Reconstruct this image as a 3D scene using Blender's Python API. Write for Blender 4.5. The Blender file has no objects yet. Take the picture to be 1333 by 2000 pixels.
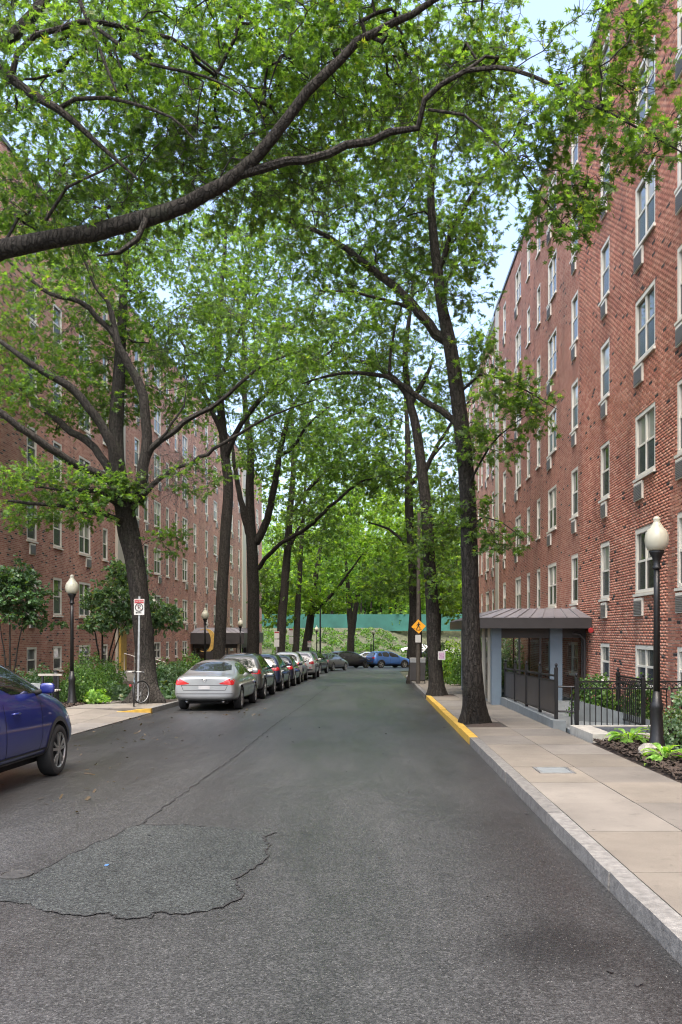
import bpy, bmesh, math, random
import numpy as np
from mathutils import Vector, Matrix
from mathutils.bvhtree import BVHTree

# ------------------------------------------------------------------ camera, sky, sun
random.seed(7); RNG = np.random.default_rng(7)
sc = bpy.context.scene
COL = sc.collection
F, VPX, VPY, EYE, SL = 1650.0, 740.0, 1236.0, 1.76, 0.02   # focal length in photo pixels, vanishing point, eye height, road fall
R = math.radians

cam = bpy.data.cameras.new('camera')
cam.sensor_fit = 'VERTICAL'; cam.sensor_height = 36.0; cam.sensor_width = 24.0
cam.lens = F / 2000 * 36.0
cam.shift_x = -(VPX - 666.5) / 2000
cam.shift_y = (VPY - 1000) / 2000
cam.clip_start = 0.05; cam.clip_end = 3000
co = bpy.data.objects.new('camera', cam); COL.objects.link(co)
co.location = (0, 0, EYE); co.rotation_euler = (R(90), 0, 0)
sc.camera = co

SUN_EL, SUN_AZ = 67.0, 186.0       # azimuth clockwise from +Y
w = bpy.data.worlds.new('World'); sc.world = w; w.use_nodes = True
nt = w.node_tree; nt.nodes.clear()
sky = nt.nodes.new('ShaderNodeTexSky'); sky.sky_type = 'NISHITA'; sky.sun_disc = False
sky.sun_elevation = R(SUN_EL); sky.sun_rotation = R(SUN_AZ)
sky.air_density = 1.0; sky.dust_density = 6.0; sky.ozone_density = 1.0; sky.altitude = 0
bg = nt.nodes.new('ShaderNodeBackground'); bg.inputs['Strength'].default_value = 0.15
wo = nt.nodes.new('ShaderNodeOutputWorld')
nt.links.new(sky.outputs[0], bg.inputs[0]); nt.links.new(bg.outputs[0], wo.inputs[0])

sd = bpy.data.lights.new('sun', 'SUN'); sd.energy = 0.7; sd.angle = R(50); sd.color = (1.0, 0.96, 0.91)
so = bpy.data.objects.new('sun', sd); COL.objects.link(so)
_d = Vector((math.sin(R(SUN_AZ)) * math.cos(R(SUN_EL)), math.cos(R(SUN_AZ)) * math.cos(R(SUN_EL)), math.sin(R(SUN_EL))))
so.rotation_euler = (-_d).to_track_quat('-Z', 'Y').to_euler(); so.location = (0, 0, 40)

sc.view_settings.view_transform = 'Standard'; sc.view_settings.look = 'None'
sc.view_settings.exposure = 2.05; sc.view_settings.gamma = 1.0
sc.render.engine = 'CYCLES'
cy = sc.cycles
cy.max_bounces = 7; cy.diffuse_bounces = 4; cy.glossy_bounces = 3; cy.transmission_bounces = 5; cy.transparent_max_bounces = 8
cy.caustics_reflective = False; cy.caustics_refractive = False
cy.pixel_filter_type = 'BLACKMAN_HARRIS'; cy.filter_width = 1.15; cy.use_denoising = True; cy.sample_clamp_indirect = 6.0

# ------------------------------------------------------------------ helpers
def gz(y):                      # road surface: falls 2 % away from the camera, level past the bend
    return -SL * min(y, 88.0)
def P(px, py, Y):               # photo pixel at depth Y -> point
    return Vector(((px - VPX) / F * Y, Y, EYE - (py - VPY) / F * Y))
def G(px, py, h=0.0):           # photo pixel on the street surface raised by h -> point
    y = (EYE - h) * F / (py - VPY - SL * F)
    return Vector(((px - VPX) / F * y, y, gz(y) + h))

def new_mat(name):
    m = bpy.data.materials.new(name); m.use_nodes = True
    n = m.node_tree; b = n.nodes['Principled BSDF']
    return m, n, b
def N(n, t, **kw):
    nd = n.nodes.new(t)
    for k, v in kw.items():
        if hasattr(nd, k): setattr(nd, k, v)
        else: nd.inputs[k.replace('_', ' ')].default_value = v
    return nd
def coords(n, kind='Object'):
    g = n.nodes.new('ShaderNodeNewGeometry') if kind == 'World' else n.nodes.new('ShaderNodeTexCoord')
    return g.outputs['Position'] if kind == 'World' else g.outputs[kind]
def noise(n, co_, scale, detail=4, rough=0.55):
    t = N(n, 'ShaderNodeTexNoise'); t.inputs['Scale'].default_value = scale
    t.inputs['Detail'].default_value = detail; t.inputs['Roughness'].default_value = rough
    n.links.new(co_, t.inputs['Vector']); return t
def ramp(n, fac, stops):
    r = N(n, 'ShaderNodeValToRGB'); e = r.color_ramp.elements
    while len(e) < len(stops): e.new(0.5)
    for i, (p, c) in enumerate(stops):
        e[i].position = p; e[i].color = (c, c, c, 1) if isinstance(c, (int, float)) else tuple(c) + (1,)
    n.links.new(fac, r.inputs[0]); return r
def mixc(n, fac, a, b, mode='MIX'):
    x = N(n, 'ShaderNodeMix'); x.data_type = 'RGBA'; x.blend_type = mode
    for s, v in ((0, fac), (6, a), (7, b)):
        if hasattr(v, 'links'): n.links.new(v, x.inputs[s])
        else: x.inputs[s].default_value = v if s == 0 else (tuple(v) + (1,) if len(v) == 3 else v)
    return x.outputs[2]
def bump(n, b, h, strength, dist=0.01):
    k = N(n, 'ShaderNodeBump'); k.inputs['Strength'].default_value = strength; k.inputs['Distance'].default_value = dist
    n.links.new(h, k.inputs['Height']); n.links.new(k.outputs[0], b.inputs['Normal'])
def pm(name, col, rough=0.6, metal=0.0, var=0.2, scale=6.0, bmp=0.0, bscale=60.0, coat=0.0, spec=0.5, kind='Object', orand=0.0):
    """plain painted / stone / metal surface with uneven tone and fine relief"""
    m, n, b = new_mat(name)
    c = coords(n, kind)
    t = noise(n, c, scale, 5)
    lo = tuple(x * (1 - var) for x in col); hi = tuple(min(1, x * (1 + var)) for x in col)
    r = ramp(n, t.outputs[0], [(0.3, lo), (0.7, hi)])
    out = r.outputs[0]
    if orand:
        oi = N(n, 'ShaderNodeObjectInfo')
        rr = ramp(n, oi.outputs['Random'], [(0.0, 1 - orand), (1.0, 1 + orand)])
        rr2 = N(n, 'ShaderNodeMix'); rr2.data_type = 'RGBA'; rr2.blend_type = 'MULTIPLY'; rr2.inputs[0].default_value = 1
        mr = N(n, 'ShaderNodeMapRange'); mr.inputs[3].default_value = 1 - orand; mr.inputs[4].default_value = 1 + orand
        n.links.new(oi.outputs['Random'], mr.inputs[0])
        hs = N(n, 'ShaderNodeHueSaturation'); n.links.new(mr.outputs[0], hs.inputs['Value']); n.links.new(out, hs.inputs['Color'])
        out = hs.outputs[0]
    n.links.new(out, b.inputs['Base Color'])
    b.inputs['Roughness'].default_value = rough; b.inputs['Metallic'].default_value = metal
    b.inputs['Coat Weight'].default_value = coat; b.inputs['Coat Roughness'].default_value = 0.03
    b.inputs['Specular IOR Level'].default_value = spec
    if bmp:
        bump(n, b, noise(n, c, bscale, 4).outputs[0], bmp)
    return m

M = {}
# asphalt: aggregate speckle, damp darker areas, fine grain
def asphalt(name, base, spk=0.2, rmin=0.42, rmax=0.62, grain=1.0, con=0.8):
    m, n, b = new_mat(name)
    c = coords(n, 'World')
    mp = N(n, 'ShaderNodeMapping'); mp.inputs['Scale'].default_value = (1, 0.22, 1); n.links.new(c, mp.inputs[0])
    big = noise(n, mp.outputs[0], 0.9, 5, 0.62); mid = noise(n, c, 5.0, 5, 0.65); fine = noise(n, c, 120, 2, 0.7); patchy = noise(n, c, 0.5, 4, 0.6)
    vor = N(n, 'ShaderNodeTexVoronoi'); vor.inputs['Scale'].default_value = 85; n.links.new(c, vor.inputs['Vector'])
    # stones of the aggregate: one tone for each cell
    sx = N(n, 'ShaderNodeSeparateColor'); n.links.new(vor.outputs['Color'], sx.inputs[0])
    g = ramp(n, sx.outputs[0], [(0.0, tuple(x * (1 - .62 * con) for x in base)), (0.5, base), (0.85, tuple(x * (1 + .55 * con) for x in base)), (1.0, tuple(min(1, x * (1 + 1.3 * con)) for x in base))])
    ff = ramp(n, fine.outputs[0], [(0.3, 0.55), (0.7, 1.4)])
    g0 = mixc(n, 1.0, g.outputs[0], ff.outputs[0], 'MULTIPLY')
    lane = ramp(n, big.outputs[0], [(0.35, 0.8), (0.65, 1.16)])
    g1 = mixc(n, 1.0, g0, lane.outputs[0], 'MULTIPLY')
    md = ramp(n, mid.outputs[0], [(0.3, 0.88), (0.7, 1.12)])
    g2 = mixc(n, 1.0, g1, md.outputs[0], 'MULTIPLY')
    # damp, dirty gutters and one oil stain
    sp_ = N(n, 'ShaderNodeSeparateXYZ'); n.links.new(c, sp_.inputs[0])
    wob = N(n, 'ShaderNodeMath'); wob.operation = 'MULTIPLY_ADD'; wob.inputs[1].default_value = 1.6; n.links.new(patchy.outputs[0], wob.inputs[0]); n.links.new(sp_.outputs['X'], wob.inputs[2])
    gut = N(n, 'ShaderNodeMapRange'); gut.inputs[1].default_value = -9; gut.inputs[2].default_value = 4; n.links.new(wob.outputs[0], gut.inputs[0])
    gr = ramp(n, gut.outputs[0], [(0.29, 0.62), (0.40, 1.0), (0.80, 1.0), (0.875, 0.66)])
    g2 = mixc(n, 1.0, g2, gr.outputs[0], 'MULTIPLY')
    ds = N(n, 'ShaderNodeVectorMath'); ds.operation = 'DISTANCE'; ds.inputs[1].default_value = tuple(G(1085, 1850)); n.links.new(c, ds.inputs[0])
    dw = N(n, 'ShaderNodeMath'); dw.operation = 'MULTIPLY_ADD'; dw.inputs[1].default_value = .6; n.links.new(mid.outputs[0], dw.inputs[0]); n.links.new(ds.outputs['Value'], dw.inputs[2])
    dr = ramp(n, dw.outputs[0], [(0.5, 0.45), (0.98, 1.0)])
    g2 = mixc(n, 1.0, g2, dr.outputs[0], 'MULTIPLY')
    hit = ramp(n, sx.outputs[1], [(0.955, 0.0), (0.97, 1.0)])
    dd = ramp(n, vor.outputs['Distance'], [(0.2, 1.0), (0.34, 0.0)])
    s = N(n, 'ShaderNodeMath'); s.operation = 'MULTIPLY'; n.links.new(hit.outputs[0], s.inputs[0]); n.links.new(dd.outputs[0], s.inputs[1])
    g3 = mixc(n, s.outputs[0], g2, (spk, spk, spk * 0.93))
    n.links.new(g3, b.inputs['Base Color'])
    rg = ramp(n, big.outputs[0], [(0.34, rmin), (0.66, rmax)]); n.links.new(rg.outputs[0], b.inputs['Roughness'])
    hh = mixc(n, 0.5, fine.outputs[0], vor.outputs['Distance'])
    bump(n, b, hh, 0.45 * grain, 0.006)
    return m
M['asphalt'] = asphalt('asphalt', (0.033, 0.0335, 0.0335), 0.17, 0.34, 0.50)
M['patch'] = asphalt('asphalt_patch', (0.026, 0.0295, 0.0285), 0.16, 0.48, 0.62, 2.2, 1.25)
M['crack'] = pm('tar_crack', (0.012, 0.012, 0.012), 0.8)
M['slab'] = pm('sidewalk_concrete', (0.158, 0.14, 0.113), 0.8, var=0.22, scale=1.1, bmp=0.25, bscale=140, kind='World', orand=0.13)
M['slab_grey'] = pm('sidewalk_concrete_grey', (0.15, 0.138, 0.118), 0.8, var=0.25, scale=1.1, bmp=0.25, bscale=140, kind='World', orand=0.12)
def slab_mat(name, col):
    m, n, b = new_mat(name); c = coords(n, 'World')
    t = noise(n, c, 0.9, 5, 0.65); r = ramp(n, t.outputs[0], [(0.3, tuple(x * .76 for x in col)), (0.7, tuple(x * 1.2 for x in col))])
    f = noise(n, c, 130, 3, 0.7); fr = ramp(n, f.outputs[0], [(0.3, 0.78), (0.7, 1.2)]); x = mixc(n, 1.0, r.outputs[0], fr.outputs[0], 'MULTIPLY')
    st = noise(n, c, 4.5, 6, 0.7); sr = ramp(n, st.outputs[0], [(0.58, 1.0), (0.72, 0.72)]); x = mixc(n, 1.0, x, sr.outputs[0], 'MULTIPLY')
    v = N(n, 'ShaderNodeTexVoronoi'); v.inputs['Scale'].default_value = 3.2; n.links.new(c, v.inputs['Vector'])
    g = ramp(n, v.outputs['Distance'], [(0.045, 0.55), (0.06, 1.0)]); x = mixc(n, 1.0, x, g.outputs[0], 'MULTIPLY')
    oi = N(n, 'ShaderNodeObjectInfo'); mr = N(n, 'ShaderNodeMapRange'); mr.inputs[3].default_value = .84; mr.inputs[4].default_value = 1.14; n.links.new(oi.outputs['Random'], mr.inputs[0])
    hs = N(n, 'ShaderNodeHueSaturation'); n.links.new(mr.outputs[0], hs.inputs['Value']); n.links.new(x, hs.inputs['Color']); n.links.new(hs.outputs[0], b.inputs['Base Color'])
    b.inputs['Roughness'].default_value = .8; bump(n, b, f.outputs[0], .3, .004); return m
M['slab'] = slab_mat('sidewalk_concrete', (0.165, 0.148, 0.122)); M['slab_grey'] = slab_mat('sidewalk_concrete_grey', (0.158, 0.146, 0.127))
M['joint'] = pm('joint_dirt', (0.035, 0.03, 0.024), 0.95)
M['granite'] = pm('granite', (0.14, 0.138, 0.13), 0.8, var=0.32, scale=14, bmp=0.9, bscale=38, kind='World', orand=0.12)
M['yellow_kerb'] = pm('yellow_kerb_paint', (0.48, 0.30, 0.045), 0.6, var=0.25, scale=7, bmp=0.5, bscale=40, kind='World')
M['mulch'] = pm('bark_mulch', (0.045, 0.032, 0.024), 0.95, var=0.7, scale=45, bmp=1.0, bscale=60, kind='World')
M['soil'] = pm('soil_ground', (0.06, 0.065, 0.035), 0.95, var=0.5, scale=3, bmp=0.5, kind='World')
M['concrete'] = pm('pale_concrete', (0.36, 0.35, 0.31), 0.8, var=0.2, scale=5, bmp=0.3, bscale=70, kind='World')
M['paved_lot'] = pm('pale_lot_asphalt', (0.30, 0.29, 0.27), 0.8, var=0.12, scale=0.8, kind='World')
M['black_iron'] = pm('black_iron', (0.006, 0.0065, 0.007), 0.42, var=0.3, scale=20, spec=0.5)
M['pole_black'] = pm('lamp_post_paint', (0.006, 0.0065, 0.007), 0.45, var=0.3, scale=15)
M['zinc'] = pm('galvanised_steel', (0.34, 0.35, 0.35), 0.45, metal=0.8, var=0.2, scale=12)
M['cream'] = pm('cream_paint', (0.62, 0.60, 0.53), 0.5, var=0.07, scale=4)
M['cream_panel'] = pm('cream_panel', (0.45, 0.42, 0.35), 0.6, var=0.08, scale=1.2)
M['blue_grey'] = pm('blue_grey_paint', (0.14, 0.185, 0.225), 0.45, var=0.07, scale=3)
M['bg_concrete'] = pm('grey_painted_concrete', (0.16, 0.18, 0.185), 0.65, var=0.15, scale=4, bmp=0.2)
M['dark_metal'] = pm('dark_bronze_metal', (0.045, 0.042, 0.042), 0.42, var=0.12, scale=3, metal=0.2)
M['seam_roof'] = pm('standing_seam_metal', (0.19, 0.18, 0.185), 0.42, var=0.12, scale=2, metal=0.3)
M['wood_dark'] = pm('weathered_pole_wood', (0.06, 0.052, 0.042), 0.85, var=0.3, scale=8, bmp=0.5)
M['white'] = pm('white_paint', (0.75, 0.75, 0.72), 0.5, var=0.06)
M['stone'] = pm('fieldstone', (0.33, 0.31, 0.27), 0.85, var=0.35, scale=5, bmp=0.6, bscale=25, orand=0.25)
M['gold'] = pm('gilded_metal', (0.55, 0.36, 0.10), 0.4, metal=0.15, var=0.3, scale=6)
M['amber_door'] = pm('yellow_door_paint', (0.50, 0.32, 0.06), 0.5)
M['grey_hood'] = pm('grey_hood_metal', (0.2, 0.22, 0.24), 0.45, metal=0.3)
M['teal_screen'] = pm('teal_windscreen_cloth', (0.019, 0.10, 0.08), 0.8, var=0.25, scale=0.7, bmp=0.2, bscale=3, kind='World')
M['sign_white'] = pm('sign_white', (0.48, 0.48, 0.46), 0.4, var=0.05)
M['sign_red'] = pm('sign_red', (0.30, 0.025, 0.03), 0.4, var=0.1)
M['sign_yellow'] = pm('sign_amber', (0.80, 0.36, 0.02), 0.4, var=0.08)
M['ink'] = pm('black_ink', (0.012, 0.012, 0.012), 0.5)
M['pink_print'] = pm('purple_print', (0.36, 0.24, 0.34), 0.6, var=0.4, scale=18)
M['grate'] = pm('galvanised_grate', (0.22, 0.24, 0.26), 0.5, metal=0.6)
M['plastic_grey'] = pm('grey_louvre', (0.13, 0.125, 0.115), 0.5, var=0.1)
M['red_bell'] = pm('red_bell', (0.35, 0.03, 0.03), 0.4)
M['blue_mark'] = pm('blue_marking_paint', (0.05, 0.13, 0.30), 0.6)

def globe_mat():
    m, n, b = new_mat('frosted_globe')
    b.inputs['Base Color'].default_value = (0.44, 0.43, 0.34, 1); b.inputs['Roughness'].default_value = 0.28
    b.inputs['Subsurface Weight'].default_value = 0.4; b.inputs['Subsurface Radius'].default_value = (0.1, 0.1, 0.08)
    return m
M['globe'] = globe_mat()

BRICK_STOPS = [(0.0, (0.018, 0.017, 0.017)), (0.045, (0.03, 0.022, 0.02)), (0.06, (0.28, 0.10, 0.066)), (0.35, (0.345, 0.135, 0.088)),
               (0.6, (0.385, 0.165, 0.11)), (0.82, (0.42, 0.2, 0.138)), (1.0, (0.46, 0.25, 0.18))]
def streaks(n, c, x):              # rain streaks and soot running down the walls
    mp = N(n, 'ShaderNodeMapping'); mp.inputs['Scale'].default_value = (1.0, 1.0, 0.10); n.links.new(c, mp.inputs[0])
    t = noise(n, mp.outputs[0], 1.6, 5, 0.65); r = ramp(n, t.outputs[0], [(0.32, 0.74), (0.5, 1.0), (0.7, 1.1)])
    return mixc(n, 1.0, x, r.outputs[0], 'MULTIPLY')
def brick_single():
    m, n, b = new_mat('brick')
    a = N(n, 'ShaderNodeAttribute'); a.attribute_name = 'tone'
    oi = N(n, 'ShaderNodeObjectInfo')
    ad = N(n, 'ShaderNodeMath'); ad.operation = 'ADD'; n.links.new(a.outputs['Fac'], ad.inputs[0])
    r = ramp(n, a.outputs['Fac'], BRICK_STOPS)
    c = coords(n, 'World'); t = noise(n, c, 30, 4); r2 = ramp(n, t.outputs[0], [(0.3, 0.75), (0.7, 1.2)])
    big = noise(n, c, 0.5, 3); r3 = ramp(n, big.outputs[0], [(0.35, 0.85), (0.65, 1.12)])
    x = mixc(n, 1.0, r.outputs[0], r2.outputs[0], 'MULTIPLY'); x = mixc(n, 1.0, x, r3.outputs[0], 'MULTIPLY')
    x = streaks(n, c, x)
    n.links.new(x, b.inputs['Base Color']); b.inputs['Roughness'].default_value = 0.82
    bump(n, b, t.outputs[0], 0.4, 0.004)
    return m
M['brick'] = brick_single()
M['mortar'] = pm('mortar', (0.52, 0.46, 0.39), 0.9, var=0.2, scale=4, bmp=0.4, kind='World')
def brick_wall_mat():
    m, n, b = new_mat('brick_wall')
    c = coords(n, 'World')
    s = N(n, 'ShaderNodeSeparateXYZ'); n.links.new(c, s.inputs[0])
    k = N(n, 'ShaderNodeCombineXYZ'); n.links.new(s.outputs['Y'], k.inputs[0]); n.links.new(s.outputs['Z'], k.inputs[1])
    bt = N(n, 'ShaderNodeTexBrick'); n.links.new(k.outputs[0], bt.inputs['Vector'])
    bt.inputs['Color1'].default_value = (0, 0, 0, 1); bt.inputs['Color2'].default_value = (1, 1, 1, 1); bt.inputs['Mortar'].default_value = (0.5, 0.5, 0.5, 1)
    bt.inputs['Scale'].default_value = 1.0; bt.inputs['Mortar Size'].default_value = 0.006; bt.inputs['Mortar Smooth'].default_value = 0.2
    bt.inputs['Brick Width'].default_value = 0.2133; bt.inputs['Row Height'].default_value = 0.0677
    r = ramp(n, bt.outputs['Color'], BRICK_STOPS)
    t = noise(n, c, 0.5, 3); r3 = ramp(n, t.outputs[0], [(0.35, 0.85), (0.65, 1.12)])
    x = mixc(n, 1.0, r.outputs[0], r3.outputs[0], 'MULTIPLY')
    x = mixc(n, bt.outputs['Fac'], x, (0.45, 0.39, 0.32))
    x = streaks(n, c, x)
    n.links.new(x, b.inputs['Base Color']); b.inputs['Roughness'].default_value = 0.85
    inv = N(n, 'ShaderNodeMath'); inv.operation = 'SUBTRACT'; inv.inputs[0].default_value = 1; n.links.new(bt.outputs['Fac'], inv.inputs[1])
    bump(n, b, inv.outputs[0], 0.6, 0.008)
    return m
M['brick_wall'] = brick_wall_mat()

def glass_mat(name, col, rough, spec=0.8, blinds=False):
    m, n, b = new_mat(name)
    oi = N(n, 'ShaderNodeObjectInfo')
    mr = N(n, 'ShaderNodeMapRange'); mr.inputs[3].default_value = 0.45; mr.inputs[4].default_value = 1.7; n.links.new(oi.outputs['Random'], mr.inputs[0])
    hs = N(n, 'ShaderNodeHueSaturation'); hs.inputs['Color'].default_value = tuple(col) + (1,); n.links.new(mr.outputs[0], hs.inputs['Value'])
    oc = hs.outputs[0]
    if blinds:                       # some sashes have a pale blind or curtain close behind the glass
        k = ramp(n, oi.outputs['Random'], [(0.66, 0.0), (0.67, 0.75)]); oc = mixc(n, k.outputs[0], oc, (0.34, 0.33, 0.29))
    n.links.new(oc, b.inputs['Base Color'])
    b.inputs['Roughness'].default_value = rough; b.inputs['Specular IOR Level'].default_value = spec; b.inputs['IOR'].default_value = 1.52
    t = noise(n, coords(n, 'World'), 1.3, 2); bump(n, b, t.outputs[0], 0.05, 0.05)
    return m
M['pane_top'] = glass_mat('window_glass', (0.10, 0.11, 0.10), 0.04, 1.0, True)
M['pane_low'] = glass_mat('screened_glass', (0.028, 0.033, 0.04), 0.25, 0.5)
M['car_glass'] = glass_mat('car_glass', (0.012, 0.014, 0.014), 0.02, 0.8)
def clear_glass():
    m, n, b = new_mat('clear_glazing')
    tr = N(n, 'ShaderNodeBsdfTransparent'); tr.inputs[0].default_value = (0.88, 0.91, 0.90, 1)
    gl = N(n, 'ShaderNodeBsdfGlossy'); gl.inputs['Roughness'].default_value = 0.02
    fr = N(n, 'ShaderNodeFresnel'); fr.inputs[0].default_value = 1.5
    mx = N(n, 'ShaderNodeMixShader'); n.links.new(fr.outputs[0], mx.inputs[0]); n.links.new(tr.outputs[0], mx.inputs[1]); n.links.new(gl.outputs[0], mx.inputs[2])
    n.links.new(mx.outputs[0], n.nodes['Material Output'].inputs['Surface'])
    return m
M['clear'] = clear_glass()

def leaf_mat(name, a, b_, trans=0.45, rough=0.42):
    m, n, b = new_mat(name)
    g = N(n, 'ShaderNodeNewGeometry')
    lo = a; hi = b_
    r = ramp(n, g.outputs['Random Per Island'], [(0.0, lo), (0.7, hi), (0.93, tuple(min(1, x * 1.25) for x in hi)), (1.0, (hi[0] * 1.9, hi[1] * 1.25, hi[2]))])
    big = noise(n, coords(n, 'World'), 0.9, 4, 0.65); r3 = ramp(n, big.outputs[0], [(0.3, 0.58), (0.7, 1.38)])
    x = mixc(n, 1.0, r.outputs[0], r3.outputs[0], 'MULTIPLY')
    n.links.new(x, b.inputs['Base Color']); b.inputs['Roughness'].default_value = rough; b.inputs['Specular IOR Level'].default_value = 0.4
    tl = N(n, 'ShaderNodeBsdfTranslucent')
    y = mixc(n, 1.0, x, (2.45, 2.4, 0.6), 'MULTIPLY'); n.links.new(y, tl.inputs[0])
    mx = N(n, 'ShaderNodeMixShader'); mx.inputs[0].default_value = trans
    n.links.new(b.outputs[0], mx.inputs[1]); n.links.new(tl.outputs[0], mx.inputs[2])
    n.links.new(mx.outputs[0], n.nodes['Material Output'].inputs['Surface'])
    return m
M['oak_leaf'] = leaf_mat('pin_oak_leaf', (0.045, 0.095, 0.03), (0.09, 0.165, 0.045), 0.55)
M['oak_leaf_dull'] = leaf_mat('grey_green_oak_leaf', (0.055, 0.105, 0.045), (0.11, 0.185, 0.075), 0.4)
M['maple_leaf'] = leaf_mat('bright_leaf', (0.075, 0.145, 0.03), (0.15, 0.25, 0.055), 0.62)
M['wood_leaf'] = leaf_mat('woodland_leaf', (0.055, 0.12, 0.035), (0.13, 0.23, 0.06), 0.55)
M['shrub_leaf'] = leaf_mat('shrub_leaf', (0.035, 0.085, 0.018), (0.085, 0.17, 0.035), 0.3)
M['dark_shrub'] = leaf_mat('dark_shrub_leaf', (0.03, 0.07, 0.03), (0.06, 0.12, 0.05), 0.3)
M['pale_shrub'] = leaf_mat('glossy_pale_leaf', (0.06, 0.12, 0.055), (0.13, 0.21, 0.11), 0.35, 0.3)
M['hosta_leaf'] = leaf_mat('hosta_leaf', (0.09, 0.20, 0.03), (0.19, 0.34, 0.07), 0.4)
M['brown_leaf'] = leaf_mat('brown_leaf', (0.035, 0.025, 0.014), (0.075, 0.055, 0.03), 0.2)
def bark_mat():
    m, n, b = new_mat('bark')
    c = coords(n, 'World')
    mp = N(n, 'ShaderNodeMapping'); mp.inputs['Scale'].default_value = (1, 1, 0.16); n.links.new(c, mp.inputs[0])
    v = N(n, 'ShaderNodeTexVoronoi'); v.feature = 'DISTANCE_TO_EDGE'; v.inputs['Scale'].default_value = 16
    wn = noise(n, c, 6, 4); mw = mixc(n, 0.12, mp.outputs[0], wn.outputs['Color'])
    n.links.new(mw, v.inputs['Vector'])
    t = noise(n, c, 14, 6, 0.65)
    r = ramp(n, t.outputs[0], [(0.3, (0.017, 0.0145, 0.0125)), (0.55, (0.038, 0.034, 0.029)), (0.75, (0.07, 0.064, 0.055))])
    cr = ramp(n, v.outputs['Distance'], [(0.0, 0.45), (0.14, 1.0)])
    x = mixc(n, 1.0, r.outputs[0], cr.outputs[0], 'MULTIPLY')
    lich = noise(n, c, 2.2, 5, 0.7); lr = ramp(n, lich.outputs[0], [(0.56, 0.0), (0.72, 0.55)])
    x = mixc(n, lr.outputs[0], x, (0.045, 0.05, 0.034))
    n.links.new(x, b.inputs['Base Color']); b.inputs['Roughness'].default_value = 0.9; b.inputs['Specular IOR Level'].default_value = 0.25
    h = N(n, 'ShaderNodeMath'); h.operation = 'MULTIPLY_ADD'; h.inputs[1].default_value = 0.5
    n.links.new(t.outputs[0], h.inputs[0]); n.links.new(cr.outputs[0], h.inputs[2])
    bump(n, b, h.outputs[0], 1.0, 0.03)
    return m
M['bark'] = bark_mat()
M['twig'] = pm('twig_bark', (0.026, 0.022, 0.019), 0.9, var=0.3, kind='World')

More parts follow.
